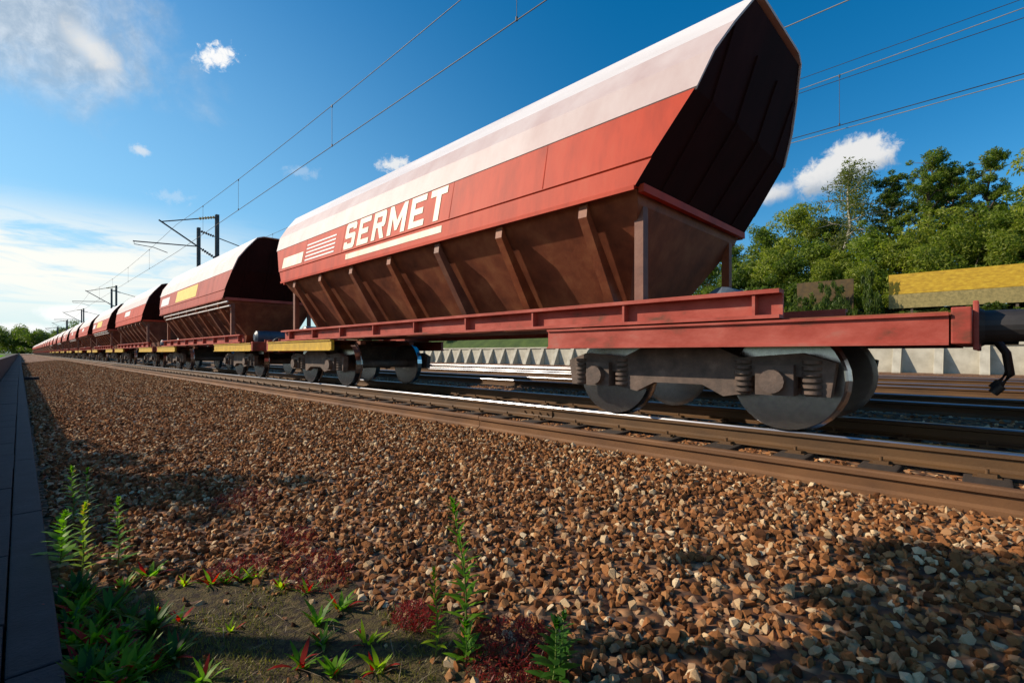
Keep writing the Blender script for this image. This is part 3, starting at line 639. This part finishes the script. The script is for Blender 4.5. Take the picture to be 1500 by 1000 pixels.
# ------------------------------------------------------------------ overhead line
def mast_common(t, arm_sign, label_suffix=''):
    pole = MB(); pole.box(-0.09, 0.09, -0.09, -0.077, -0.4, 8.45); pole.box(-0.09, 0.09, 0.077, 0.09, -0.4, 8.45); pole.box(-0.012, 0.012, -0.077, 0.077, -0.4, 8.45)
    obj('pole', pole.mesh('pole', M['mast']), t)
def insulator(p, q, n=6):
    p, q = Vector(p), Vector(q); mb = MB()
    for i in range(n):
        a = p.lerp(q, (i+0.15)/n); c = p.lerp(q, (i+0.65)/n); mb.tube([a, c], 0.075, 10)
    mb.tube([p, q], 0.03, 8); return mb
MD = 7.75
ML = ['nearest', 'second nearest', 'third nearest', 'fourth nearest', 'fifth nearest']
for k in range(5):
    y = 30.8+40.5*k
    t = thing('catenary_mast', f'dark catenary mast with an arm reaching over the train, {ML[k]} of its row', 'mast', (MD, y, 0), 0, 'catenary masts behind the train')
    mast_common(t, -1)
    obj('top_tube', MB().tube([(-0.9, 0, 8.05), (-2.6, 0, 7.56)], 0.03, 8).mesh('top_tube', M['mast']), t)
    obj('insulator', insulator((-0.12, 0, 8.28), (-0.9, 0, 8.05)).mesh('insulator', M['insul']), t)
    obj('bracket_tube', MB().tube([(-0.75, 0, 6.41), (-2.68, 0, 7.64)], 0.04, 8).mesh('bracket_tube', M['mast']), t)
    obj('insulator', insulator((-0.12, 0, 6.02), (-0.75, 0, 6.41)).mesh('insulator', M['mast']), t)
    reg = obj('registration_tube', MB().tube([(-1.0, 0, 6.52), (-3.75, 0, 6.36)], 0.03, 8).mesh('registration_tube', M['mast']), t)
    sa = MB(); sa.tube([(-3.7, 0, 6.36), (-3.7, 0, 6.22), (-2.9, 0, 6.17), (-2.3, 0, 5.98)], 0.018, 6)
    obj('steady_arm', sa.mesh('steady_arm', M['mast']), reg)
    t = thing('catenary_mast', f'dark catenary mast with its arm over the second track, {ML[k]} of its row', 'mast', (MD, y+4.0, 0), 0, 'catenary masts behind the train')
    mast_common(t, 1)
    obj('top_tube', MB().tube([(0.85, 0, 8.05), (2.5, 0, 7.6)], 0.03, 8).mesh('top_tube', M['mast']), t)
    obj('insulator', insulator((0.12, 0, 8.25), (0.85, 0, 8.05)).mesh('insulator', M['mast']), t)
    obj('bracket_tube', MB().tube([(0.12, 0, 6.02), (2.55, 0, 7.65)], 0.04, 8).mesh('bracket_tube', M['mast']), t)
    obj('registration_tube', MB().tube([(1.0, 0, 6.6), (3.3, 0, 6.45)], 0.03, 8).mesh('registration_tube', M['mast']), t)
def catenary(label, x0, stag, zc, zm0, sag, y_first, mats, drops, dx=0.0, twin=0.0):
    t = thing('overhead_wire', label, 'overhead wire', (x0, 0, 0), 0, 'overhead wires above the tracks')
    pc, pm = [], []; ys_ = np.arange(y_first-81, 230, 2.7)
    def xz(y):
        u = ((y-y_first)/40.5) % 1.0; kk = math.floor((y-y_first)/40.5); a = stag*(1 if kk % 2 == 0 else -1)
        return a*(1-2*u), zm0-sag*4*u*(1-u)
    for y in ys_:
        x, z = xz(y); pc.append((x, y, zc)); pm.append((x+dx, y, z))
    obj('contact_wire', MB().tube(pc, 0.0095, 6).mesh('contact_wire', mats[0]), t)
    obj('messenger_wire', MB().tube(pm, 0.0085, 6).mesh('messenger_wire', mats[1]), t)
    if twin: obj('contact_wire', MB().tube([(x+0.12, y, z-twin) for x, y, z in pc], 0.0085, 6).mesh('contact_wire', M['wirepale']), t)
    for y in drops:
        x, z = xz(y); mb = MB().tube([(x, y, zc+0.01), (x+dx, y, z)], 0.0055, 5)
        mb.tube([(x, y, zc-0.01), (x, y, zc+0.05)], 0.02, 6); mb.tube([(x+dx, y, z-0.05), (x+dx, y, z+0.012)], 0.02, 6)
        obj('dropper', mb.mesh('dropper', M['wire']), t)
catenary('pair of dark overhead wires directly above the train, crossing the sky at upper left', 5.65, 0.18, 6.05, 7.52, 0.42, 30.8, (M['wire'], M['wire']), [-1.2, 5.4, 12.1, 20.0, 25.2, 38, 46, 54, 63])
catenary('pair of overhead wires over the second track, leaving the frame above the nearest wagon', 9.6, 0.2, 6.45, 7.4, 0.3, 34.8, (M['wirepale'], M['wire']), [-14, 14.5, 21, 28, 41, 49])
catenary('overhead wires over the third track, above the trees on the right', 14.0, 0.2, 6.2, 7.75, 0.45, 33.0, (M['wire'], M['wirepale']), [-7.5, 2.55, 11, 19, 27], twin=0.06)
catenary('overhead wires over the fourth track, highest above the trees on the right', 18.2, 0.2, 9.3, 9.85, 0.1, 33.0, (M['wire'], M['wire']), [])

# ------------------------------------------------------------------ far concrete wall
t = thing('retaining_wall', 'pale concrete retaining wall with triangular buttresses beyond the tracks', 'wall', (31.0, 0, 0))
obj('wall', MB().box(0.0, 0.5, -14, 130, -0.75, 1.08).mesh('wall', M['concrete']), t)
obj('coping', bevel(MB().box(-0.10, 0.53, -14, 130, 1.08, 1.20).mesh('coping', M['concrete']), 0.015), t)
bt = MB().loft([[(0.0, -0.17, -0.5), (-0.66, -0.17, -0.5), (-0.66, -0.17, -0.2), (-0.06, -0.17, 1.077), (0.0, -0.17, 1.077)], [(0.0, 0.17, -0.5), (-0.66, 0.17, -0.5), (-0.66, 0.17, -0.2), (-0.06, 0.17, 1.077), (0.0, 0.17, 1.077)]]).mesh('buttress', M['concrete'])
bevel(bt, 0.012, 1)
for k in range(74): obj('buttress', bt, t, (0, -6.2+1.57*k, 0))

# ------------------------------------------------------------------ vegetation
def leaf_quads(P, size, up=0.35, asp=0.62, out=None):
    n = len(P); d = rng.normal(size=(n, 3)); d[:, 2] += up
    if out is not None: d += out*0.9
    d /= np.linalg.norm(d, axis=1)[:, None]
    a = np.cross(d, rng.normal(size=(n, 3))); a /= np.linalg.norm(a, axis=1)[:, None]; b = np.cross(d, a)
    s_ = (size*rng.uniform(0.6, 1.35, n))[:, None]
    return np.stack([P-a*s_, P-b*s_*asp*0.5+a*s_*0.05, P+a*s_, P+b*s_*asp*0.5+a*s_*0.05], 1).reshape(-1, 3)
def clump_points(clumps, n):
    c = np.array([q[:3] for q in clumps]); r = np.array([q[3] for q in clumps]); wgt = r**2; wgt = wgt/wgt.sum()
    i = rng.choice(len(clumps), n, p=wgt); d = rng.normal(size=(n, 3)); d /= np.linalg.norm(d, axis=1)[:, None]
    rad = r[i]*(0.35+0.75*rng.random(n)**0.6)
    p = c[i]+d*rad[:, None]*np.array([1, 1, 0.8]); return p, d
def tree_meshes(h, rad, crown0, n_limb, n_leaf, size, mat, bark, shape='oval', droop=0.0, sparse=1.0):
    tr = MB(); top = Vector((rng.normal()*0.15*rad, rng.normal()*0.15*rad, h*0.93)); pts = [Vector((0, 0, -0.3))]
    for k in range(1, 6):
        u = k/5; pts.append(Vector((top.x*u+rng.normal()*0.05*rad, top.y*u+rng.normal()*0.05*rad, h*0.93*u)))
    r0 = 0.016*h+0.03; tr.tube(pts, [r0*(1-0.85*i/5) for i in range(6)], 8); clumps = []
    for k in range(n_limb):
        u = crown0+(1-crown0)*(k+0.5)/n_limb; a = k*2.4+rng.uniform(-0.4, 0.4); z = h*0.93*u
        i = min(int(u*5), 4); base = pts[i].lerp(pts[i+1], u*5-i)
        v = (u-crown0)/(1-crown0)
        wdt = {'oval': math.sin(math.pi*(0.18+0.80*v)), 'cone': 1.05-0.85*v, 'spire': 0.9-0.6*v}[shape]*rad*rng.uniform(0.7, 1.1)
        rise = (0.35 if shape != 'spire' else 0.9)*wdt-droop*wdt
        end = base+Vector((math.cos(a)*wdt, math.sin(a)*wdt, rise)); mid = base.lerp(end, 0.5)+Vector((0, 0, 0.12*wdt))
        tr.tube([base, mid, end], [r0*0.45*(1-0.6*u), r0*0.28*(1-0.6*u), 0.012], 6)
        cr = rad*rng.uniform(0.22, 0.38)*sparse
        clumps += [(end.x, end.y, end.z, cr), (mid.x, mid.y, mid.z+0.1*rad, cr*0.85)]
        for q in range(2):
            e2 = mid.lerp(end, rng.uniform(0.4, 1.1))+Vector((rng.normal(), rng.normal(), rng.normal()*0.6+0.15))*0.30*rad
            tr.tube([mid, e2], [0.03, 0.008], 5); clumps.append((e2.x, e2.y, e2.z, cr*0.7))
    clumps.append((top.x, top.y, top.z, rad*0.22)); clumps.append((top.x, top.y, h, rad*0.12))
    P_, d = clump_points(clumps, n_leaf)
    if droop: P_[:, 2] -= np.abs(rng.normal(size=n_leaf))*0.25*rad*droop*2
    return tr.mesh('trunk', bark), np_mesh('crown', leaf_quads(P_, size, out=d), 4, mat)
def bush_meshes(w_, h, n, size, mat, nc=26):
    st = MB(); cl = []
    for k in range(nc):
        a = rng.uniform(0, 6.283); u = math.sqrt(rng.random()); z = h*rng.uniform(0.12, 0.98)
        env = math.sqrt(max(0.05, 1-(z/h)**2.2)); x, y = math.cos(a)*w_*u*env, math.sin(a)*w_*u*env
        cl.append((x, y, z*0.92, w_*rng.uniform(0.16, 0.34)))
        if k < 12: st.tube([(x*0.15, y*0.15, -0.3), (x*0.5, y*0.5, z*0.5), (x, y, z*0.9)], [0.05, 0.03, 0.01], 5)
    for k in range(8):                                  # loose leaders that break the outline
        a = rng.uniform(0, 6.283); u = rng.uniform(0, 0.6)*w_; cl.append((math.cos(a)*u, math.sin(a)*u, h*rng.uniform(0.95, 1.12), w_*0.10))
    P_, d = clump_points(cl, n); P_[:, 2] = np.abs(P_[:, 2])
    return st.mesh('stem', M['bark']), np_mesh('foliage', leaf_quads(P_, size, out=d), 4, mat)
def plant_tree(ms, name, label, cat, x, y, sc_, grp, rz=None, z=None, pn=('trunk', 'crown')):
    zz = float(ground_z(np.array(x), np.array(y))) if z is None else z
    t = thing(name, label, cat, (x, y, zz-0.05), random.uniform(0, 6.28) if rz is None else rz, grp)
    t.scale = (sc_, sc_, sc_) if isinstance(sc_, (int, float)) else sc_
    obj(pn[0], ms[0], t); obj(pn[1], ms[1], t); return t
BUSH = [bush_meshes(2.3, 4.2, 17000, 0.095, M['leaf_a'], 34), bush_meshes(2.3, 4.0, 17000, 0.095, M['leaf_b'], 34), bush_meshes(2.1, 3.6, 14000, 0.10, M['leaf_c'], 30), bush_meshes(2.5, 4.4, 17000, 0.095, M['leaf_b'], 36)]
LOWB = [bush_meshes(1.3, 1.5, 5000, 0.09, M['leaf_c'], 18), bush_meshes(1.2, 1.4, 5000, 0.09, M['leaf_a'], 18)]
BIRCH = tree_meshes(10.2, 2.3, 0.30, 20, 11000, 0.10, M['leaf_d'], M['birchbark'], 'oval', 0.35, 0.9)
POP = [tree_meshes(9.2, 1.7, 0.25, 26, 15000, 0.085, M['leaf_a'], M['bark'], 'spire', 0, 0.6), tree_meshes(9.6, 1.9, 0.22, 27, 15000, 0.085, M['leaf_a'], M['bark'], 'spire', 0, 0.6)]
CONE = [tree_meshes(8.0, 2.5, 0.12, 20, 13000, 0.125, M['leaf_b'], M['bark'], 'cone', 0, 0.95), tree_meshes(7.6, 2.3, 0.12, 20, 12000, 0.125, M['leaf_a'], M['bark'], 'cone', 0, 0.95)]
GT, GB = 'trees on the far embankment', 'bushes on the far embankment'
plant_tree(BIRCH, 'birch_tree', 'airy birch with a pale trunk standing in front of the white cloud', 'tree', 39, 6.6, 1.0, GT)
for i, (m_, x, y, s_, lab) in enumerate([
        (POP[0], 40.5, 4.6, 0.98, 'upright leafy tree just right of the pale birch'), (POP[1], 39.5, 3.0, 1.0, 'tallest dark upright tree in the middle of the skyline group'),
        (POP[0], 40.0, 1.5, 0.96, 'upright tree third from the birch in the skyline group'), (POP[1], 40.0, 0.3, 0.93, 'dark upright tree at the right end of the skyline group'),
        (POP[0], 42.5, 2.2, 1.02, 'upright tree set back behind the skyline group'), (CONE[0], 38.5, -2.6, 1.1, 'yellow green tree cut off by the right edge of the picture'),
        (CONE[0], 39.0, 10.0, 0.98, 'yellow green cone shaped tree left of the birch'), (CONE[1], 39.6, 12.0, 0.90, 'cone shaped tree second to the left of the birch'),
        (CONE[1], 39, 14.6, 0.80, 'lower dark tree beside the end of the nearest wagon'), (CONE[0], 40.5, 8.4, 0.85, 'tree filling the gap left of the birch'), (CONE[1], 41, -0.6, 0.8, 'low tree in the dip right of the skyline group')]):
    plant_tree(m_, 'broadleaf_tree', lab, 'tree', x, y, s_, GT)
BL = ['pale green bush below the birch', 'mid green bush below the tallest trees', 'bush above the yellow hoarding', 'bright bush at the right edge above the yellow hoarding', 'dark bush left of the brown hoarding']
bi = 0
for i, (m_, x, y, s_) in enumerate([(0, 35.2, 9.4, 0.95), (1, 35.6, 6.6, 0.95), (1, 35.8, 3.7, 0.98), (3, 35.8, 1.0, 1.05), (1, 35.8, -1.4, 1.05), (0, 36.8, 5.0, 1.15), (3, 37, 2.2, 1.2), (2, 35, 12.2, 1.0), (0, 36.8, 8.2, 1.1), (3, 36.5, 11.0, 1.05), (0, 37, -0.6, 1.2), (1, 36, -3.6, 1.1)]):
    labs = ['dark green bush behind the brown hoarding', 'pale green bush straight below the birch', 'yellow green bush behind the left end of the yellow hoarding', 'mid green bush behind the middle of the yellow hoarding', 'yellow green bush at the right picture edge above the yellow hoarding',
            'taller bush behind the gap between the two hoardings', 'taller bush at the foot of the skyline trees', 'dark bush at the nearest wagon end, left of the brown hoarding', 'bush between the birch and the cone shaped trees', 'bush at the foot of the cone shaped trees', 'tall bush under the dip in the skyline', 'bush mostly outside the right picture edge']
    plant_tree(BUSH[m_], 'bush', labs[i], 'bush', x, y, s_, GB, pn=('stem', 'foliage'))
for i in range(15):
    plant_tree(BUSH[i % 4], 'bush', 'dark bush on the embankment, seen only in glimpses under the train', 'bush', 34.5+random.uniform(-0.7, 1.4), 15+3.4*i, random.uniform(0.85, 1.15), 'bushes glimpsed under the train', pn=('stem', 'foliage'))
for i, (x, y, s_) in enumerate([(32.0, 4.55, (0.55, 0.55, 2.3)), (32.2, 9.0, (1.0, 1.0, 1.7)), (32.4, 10.8, 1.9), (32.3, 12.8, 1.9), (31.7, 6.1, (0.95, 0.45, 2.1)), (31.7, 7.5, (0.95, 0.45, 1.9))]):
    labs = ['leafy bush standing between the yellow and the brown hoarding', 'bush at the left end of the brown hoarding', 'dark bush second left of the brown hoarding', 'dark bush third left of the brown hoarding', 'thin sprays of leaves in front of the brown hoarding, toward its right end', 'thin sprays of leaves in front of the brown hoarding, toward its left end']
    plant_tree(LOWB[i % 2], 'bush', labs[i], 'bush', x, y, s_, GB, pn=('stem', 'foliage'))
for i, y in enumerate([-3, -1.6, -0.3, 1.0, 2.3, 3.4, 5.6, 6.8, 7.9]):
    plant_tree(LOWB[i % 2], 'scrub', 'low dark scrub in the strip along the top of the far concrete wall', 'scrub', 32.0+random.uniform(-.1, .15), y, random.uniform(0.9, 1.1), 'low scrub above the far wall', pn=('stem', 'foliage'))
# hoardings on the bank
def hoarding(y0, y1, up, lo, label, x=32.55):
    t = thing('hoarding', label, 'hoarding', (x, 0.5*(y0+y1), 2.0), 0, 'hoardings on the far embankment'); w2 = (y1-y0)/2
    obj('upper_board', bevel(MB().box(-0.03, 0.03, -w2, w2, 1.80, 2.85).mesh('upper_board', up), 0.006, 1), t)
    obj('lower_board', bevel(MB().box(-0.05, 0.01, -w2, w2, 1.05, 1.79).mesh('lower_board', lo), 0.006, 1), t)
    for y in np.arange(-w2+0.3, w2, 1.9): obj('post', MB().box(0.031, 0.13, y-0.05, y+0.05, -0.6, 2.80).mesh('post', M['bark']), t)
hoarding(-7.0, 3.75, M['ochreboard'], M['buffboard'], 'long yellow hoarding with a buff lower board on the bank at right')
hoarding(5.3, 8.1, M['brownboard'], M['brownboard'], 'short dull brown hoarding left of the yellow one')

# far wood where the line bends away
cl = []
for k in range(110):
    a = -70+150*rng.random(); y = 375+60*rng.random(); h = rng.uniform(12, 18)+(6 if rng.random() < 0.2 else 0)
    for q in range(9):
        u = rng.random(); cl.append((a+rng.normal()*3.0*(1.15-u), y+rng.normal()*3.0*(1.15-u), h*(0.05+0.85*u), rng.uniform(1.8, 3.4)))
P_, d = clump_points(cl, 150000); P_[:, 2] = np.abs(P_[:, 2])+0.6
o = obj('woodland', np_mesh('woodland', leaf_quads(P_, 0.6, out=d), 4, M['leaf_c'])); o['kind'] = 'stuff'; o['label'] = 'dark green wood closing the view behind the far end of the train'; o['category'] = 'woodland'
# trees behind the low wall, left of the picture; their shade falls on the slabs and weeds
OFF = tree_meshes(5.6, 0.95, 0.62, 13, 3800, 0.10, M['leaf_a'], M['bark'], 'oval', 0, 0.9)
OFFB = bush_meshes(1.3, 2.3, 5200, 0.09, M['leaf_a'], 22)
plant_tree(OFF, 'broadleaf_tree', 'young tree behind the low wall, outside the left edge of the picture', 'tree', -1.65, 4.95, 0.80, 'greenery behind the low wall')
for x, y, s_ in ((-2.9, 9.5, 1.2), (-2.6, 11.0, 0.95), (-3.6, 12.6, 0.95)):
    plant_tree(OFFB, 'bush', 'bush behind the low wall, outside the left edge of the picture', 'bush', x, y, s_, 'greenery behind the low wall', pn=('stem', 'foliage'))

# ------------------------------------------------------------------ weeds in the foreground
def blade(p, dirv, length, width, bend, segs=4):
    """one leaf as a bent, folded strip: list of quads"""
    p = Vector(p); d = Vector(dirv).normalized(); side = d.cross(Vector((0, 0, 1)))
    if side.length < 1e-3: side = Vector((1, 0, 0))
    side.normalize(); q = []; cur = p.copy(); prof = [0.35, 0.9, 1.0, 0.65, 0.04] if segs == 4 else [0.4, 1.0, 0.05]
    L = [(cur-side*width*prof[0]*0.5, cur+side*width*prof[0]*0.5)]
    for k in range(segs):
        cur = cur+d*(length/segs); d = (d+Vector((0, 0, -bend/segs))).normalized()
        L.append((cur-side*width*prof[k+1]*0.5, cur+side*width*prof[k+1]*0.5))
    for (a, b), (c, e) in zip(L, L[1:]): q += [a, b, e, c]
    return [tuple(v) for v in q]
def quads_mesh(name, q, mat, idx=None):
    if idx is None: return np_mesh(name, np.array(q), 4, mat)
    return np_mesh(name, np.array(q), 4, (mat, idx))
def weld(me):
    bm = bmesh.new(); bm.from_mesh(me); bmesh.ops.remove_doubles(bm, verts=bm.verts, dist=1e-6); bm.to_mesh(me); bm.free(); return me
def spike_weed(label, x, y, h, mat, leaf=0.05, n=38, lean=(0, 0), flowers=None, top=0.5, grp=None, wid=0.22, name='spike_weed'):
    z = float(bedz(x)); t = thing(name, label, 'weed', (x, y, z), 0, grp)
    def axis(u): return Vector((lean[0]*u*u*h+0.006*math.sin(6*u), lean[1]*u*u*h+0.006*math.cos(5*u), h*u))
    obj('stem', MB().tube([axis(k/7) for k in range(8)], [0.0042*(1-0.6*k/7) for k in range(8)], 6).mesh('stem', M['stem']), t)
    q = []
    for k in range(n):
        u = 0.08+0.90*(k/n)**0.85; a = k*2.399+rng.uniform(-.3, .3); L_ = leaf*(1.15-0.75*u)*rng.uniform(0.75, 1.25); e = 0.35+top*u
        q += blade(axis(u), (math.cos(a), math.sin(a), e), L_, L_*wid, 0.55)
    for k in range(26):                                # buds at the tip
        u = 0.90+0.11*rng.random(); a = rng.uniform(0, 6.28); q += blade(axis(u), (math.cos(a), math.sin(a), 1.4), leaf*0.24, leaf*0.12, 0.2, 2)
    obj('leaves', weld(quads_mesh('leaves', q, mat)), t)
    if flowers:
        q = []
        for (u, cnt) in flowers[1]:
            for k in range(cnt):
                c = axis(u)+Vector((rng.normal(), rng.normal(), rng.normal()*0.6))*0.009
                for j in range(5):
                    a = j*1.2566+rng.uniform(-.2, .2); q += blade(c, (math.cos(a), math.sin(a), 0.6), 0.011, 0.008, 0.3, 2)
        obj('flowers', weld(quads_mesh('flowers', q, flowers[0])), t)
    return t
def rosette_meshes(n, size, nred, mat, wd=(0.2, 0.3)):
    q, r = [], []
    for k in range(n):
        a = k*2.399+rng.uniform(-.3, .3); L_ = size*rng.uniform(0.7, 1.15)
        (r if k < nred else q).extend(blade((rng.normal()*0.006, rng.normal()*0.006, 0), (math.cos(a), math.sin(a), rng.uniform(0.7, 2.0)), L_, L_*rng.uniform(*wd), rng.uniform(0.4, 1.2)))
    return weld(quads_mesh('leaves', q, mat)), (weld(quads_mesh('red_leaves', r, M['weedred'])) if r else None)
def rosette(ms, label, x, y, s_, grp, name='weed_seedling'):
    t = thing(name, label, 'weed', (x, y, float(bedz(x))-0.004), random.uniform(0, 6.28), grp); t.scale = (s_, s_, s_)
    obj('leaves', ms[0], t)
    if ms[1]: obj('red_leaves', ms[1], t)
    return t
GW = 'tall flowering weeds beside the kerb'
spike_weed('sunlit lime green weed spike with yellow flowers and red base leaves near the kerb', 0.245, 3.66, 0.40, M['weedlime'], 0.085, 40, (0.05, 0), (M['petal'], [(0.93, 6), (0.88, 5), (0.97, 4)]), 0.7, GW, 0.28)
spike_weed('lone green weed spike with whorled leaves right of the yellow flowering one', 0.40, 3.62, 0.40, M['weed'], 0.10, 34, (0.02, 0), None, 0.35, GW, 0.25)
spike_weed('dim green weed spike standing farthest back against the kerb', 0.27, 4.75, 0.42, M['weed'], 0.11, 36, (0.0, 0.02), (M['petal'], [(0.95, 2)]), 0.4, GW, 0.25)
spike_weed('thin dark weed spike beside the farthest spike at the kerb', 0.345, 4.72, 0.40, M['weeddark'], 0.10, 30, (0.02, 0), None, 0.4, GW, 0.25)
spike_weed('broad leaved green weed leaning on the kerb edge, left of the yellow flowers', 0.165, 3.9, 0.30, M['weed'], 0.12, 34, (0.1, 0.1), None, 0.8, GW, 0.42)
spike_weed('tallest green weed spike in the middle of the ballast', 1.33, 1.58, 0.57, M['weed'], 0.105, 58, (-0.10, 0.03), None, 0.55, GW, 0.2)
spike_weed('shorter lime green weed spike left of the tallest one, red leaves at its foot', 1.16, 1.56, 0.36, M['weedlime'], 0.065, 46, (-0.03, 0), None, 0.7, GW, 0.26)
spike_weed('dark green leafy weed with two shoots at the bottom edge, right of the red patch', 1.33, 1.10, 0.23, M['weeddark'], 0.10, 34, (0.1, 0), None, 0.6, GW, 0.34)
spike_weed('small side shoot of dark green leaves beside the red patch at the bottom edge', 1.39, 1.12, 0.22, M['weeddark'], 0.085, 24, (0.15, 0), None, 0.6, GW, 0.34)
spike_weed('bushy green weed at the foot of the tallest spike', 1.20, 1.43, 0.17, M['weed'], 0.09, 30, (0.05, 0), None, 0.9, GW, 0.25)
RO = [rosette_meshes(15, 0.08, 2, M['weed'], (0.13, 0.2)), rosette_meshes(13, 0.075, 3, M['weedlime'], (0.13, 0.2)), rosette_meshes(17, 0.085, 1, M['weed'], (0.12, 0.19)), rosette_meshes(14, 0.07, 2, M['weedlime'], (0.13, 0.21)), rosette_meshes(12, 0.08, 4, M['weed'], (0.14, 0.22))]
for i, (x, y, s_, lab) in enumerate([
        (0.50, 3.32, 1.15, 'spreading green seedling with orange red tips in the shade of the spikes'), (0.38, 3.2, 0.95, 'small red tipped seedling nearest the kerb, lit by the sun'),
        (0.62, 3.08, 0.8, 'leftmost seedling of the row along the back of the mossy patch'), (0.72, 2.97, 0.95, 'second seedling of the row along the back of the mossy patch'), (0.78, 2.93, 0.85, 'third seedling of the row along the back of the mossy patch'),
        (0.84, 2.9, 1.0, 'fourth seedling of the row, with the brightest red leaves'), (0.91, 2.86, 1.0, 'fifth seedling of the row at the back of the mossy patch'), (0.96, 2.64, 0.9, 'single seedling right of the row at the back of the mossy patch'),
        (1.03, 2.48, 0.8, 'faint seedling between the moss and the red stems'), (0.95, 2.18, 1.15, 'tall leaved seedling at the right edge of the moss'), (1.07, 2.2, 1.0, 'seedling on the stones right of the moss edge'),
        (1.03, 1.86, 1.0, 'bright seedling standing alone left of the lime green spike'), (0.97, 1.68, 1.1, 'seedling below the lone bright one, at the bottom edge'), (0.78, 1.94, 1.1, 'large seedling at the bottom of the mossy patch'),
        (0.85, 1.8, 0.95, 'seedling right of the large one, touching the bottom edge'), (0.48, 2.12, 1.0, 'seedling on the lower moss near the shade'), (0.66, 2.42, 0.7, 'small red and green seedling in the middle of the moss'), (0.46, 2.86, 0.7, 'tiny red seedling in the shade left of the moss'), (0.52, 2.68, 0.7, 'tiny red seedling on the left edge of the moss'),
        (0.90, 2.02, 0.9, 'seedling between the moss edge and the large bottom one')]):
    rosette(RO[(i*3) % 5], lab, x, y, s_*1.35, 'seedlings around the mossy patch')
RD = [rosette_meshes(26, 0.125, 2, M['weed'], (0.12, 0.2)), rosette_meshes(24, 0.12, 4, M['weed'], (0.12, 0.2)), rosette_meshes(28, 0.13, 2, M['weeddark'], (0.12, 0.2))]
for i in range(34):
    x = 0.14+0.30*random.random()**1.3; y = 2.25+1.1*random.random()
    rosette(RD[i % 3], 'dark green weed in the shaded clump along the kerb at lower left', x, y, random.uniform(0.75, 1.2), 'shaded weeds along the kerb', 'leafy_weed')
def red_patch(x0, y0, rx, ry, n, hgt, label):
    q = []
    for k in range(n):
        a = rng.uniform(0, 6.283); u = math.sqrt(rng.random()); x, y = x0+rx*u*math.cos(a), y0+ry*u*math.sin(a); z = float(bedz(x))+0.02+hgt*rng.random()*(1-u*0.6)
        q += blade((x, y, z), (rng.normal(), rng.normal(), rng.uniform(0, 1.2)), rng.uniform(0.012, 0.034), rng.uniform(0.002, 0.006), 0.2, 2)
    o = obj('red_ground_cover', weld(quads_mesh('red_ground_cover', q, M['redcover']))); o['kind'] = 'stuff'; o['label'] = label; o['category'] = 'ground cover'
red_patch(1.35, 1.33, 0.19, 0.20, 1900, 0.07, 'dark red tangle of stems at the bottom edge beside the tallest spike')
red_patch(1.14, 2.66, 0.17, 0.30, 1000, 0.035, 'thin red stems on the stones right of the seedling row')
red_patch(1.25, 3.15, 0.10, 0.2, 500, 0.03, 'faint red stems on the stones farther back')
red_patch(0.86, 3.02, 0.16, 0.16, 700, 0.035, 'red stems behind the seedling row')
red_patch(1.24, 1.82, 0.09, 0.13, 900, 0.05, 'red stems beside the lime green spike')
red_patch(1.26, 4.3, 0.22, 0.3, 900, 0.03, 'dull red stems in the shaded ballast')
# moss on the bare soil
q = []
for k in range(26000):
    x, y = rng.uniform(0.15, 1.25), rng.uniform(0.9, 3.4)
    if float(soil(np.array(x), np.array(y))) > 0.45+0.3*rng.random() or (math.sin(7*x+2*y)+math.sin(5*y-6*x)) < -0.7+rng.random(): continue
    q += blade((x, y, float(bedz(x))+0.006), (rng.normal(), rng.normal(), 1.4), rng.uniform(0.010, 0.034), 0.0032, 0.6, 2)
o = obj('moss', weld(quads_mesh('moss', q, M['mossblade']))); o['kind'] = 'stuff'; o['label'] = 'short olive moss on the bare soil beside the kerb'; o['category'] = 'moss'
mx, my = np.arange(0.12, 1.45, 0.03), np.arange(0.2, 4.3, 0.03)
def soil_z(X, Y):
    n_ = 0.006*np.sin(17*X+9*Y)+0.005*np.sin(31*Y-13*X)+0.004*np.sin(53*X+41*Y); return bedz(X)+np.where(soil(X, Y) < 0.9, 0.006+0.5*n_, -0.03)
struct('soil', grid_sheet('soil', mx, my, soil_z, [M['moss']]))
q = []
for k in range(420):
    x, y = rng.uniform(0.2, 1.6), rng.uniform(0.9, 4.2)
    q += blade((x, y, float(bedz(x))+rng.uniform(0.012, 0.035)), (rng.normal(), rng.normal(), rng.normal()*0.12), rng.uniform(0.03, 0.13), rng.uniform(0.0018, 0.0035), 0.1, 2)
o = obj('dead_straw', weld(quads_mesh('dead_straw', q, pmat('pale_dead_straw', [(0.3, (0.16, 0.11, 0.06)), (0.7, (0.36, 0.28, 0.17))], 30, 0.8)))); o['kind'] = 'stuff'; o['label'] = 'pale dead straw and stalks on the soil and nearest stones'; o['category'] = 'plant litter'
# grass along the bank behind the low wall
q = []
for k in range(7000):
    x = -0.95-2.5*rng.random()**1.5; y = 2+70*rng.random()**1.5
    q += blade((x, y, float(np.interp(x, GX, GZ))), (rng.normal()*0.4, rng.normal()*0.4, 1), rng.uniform(0.08, 0.25), 0.012, 0.8, 2)
o = obj('grass', weld(quads_mesh('grass', q, M['weed']))); o['kind'] = 'stuff'; o['label'] = 'light green grass on the bank behind the low wall'; o['category'] = 'grass'
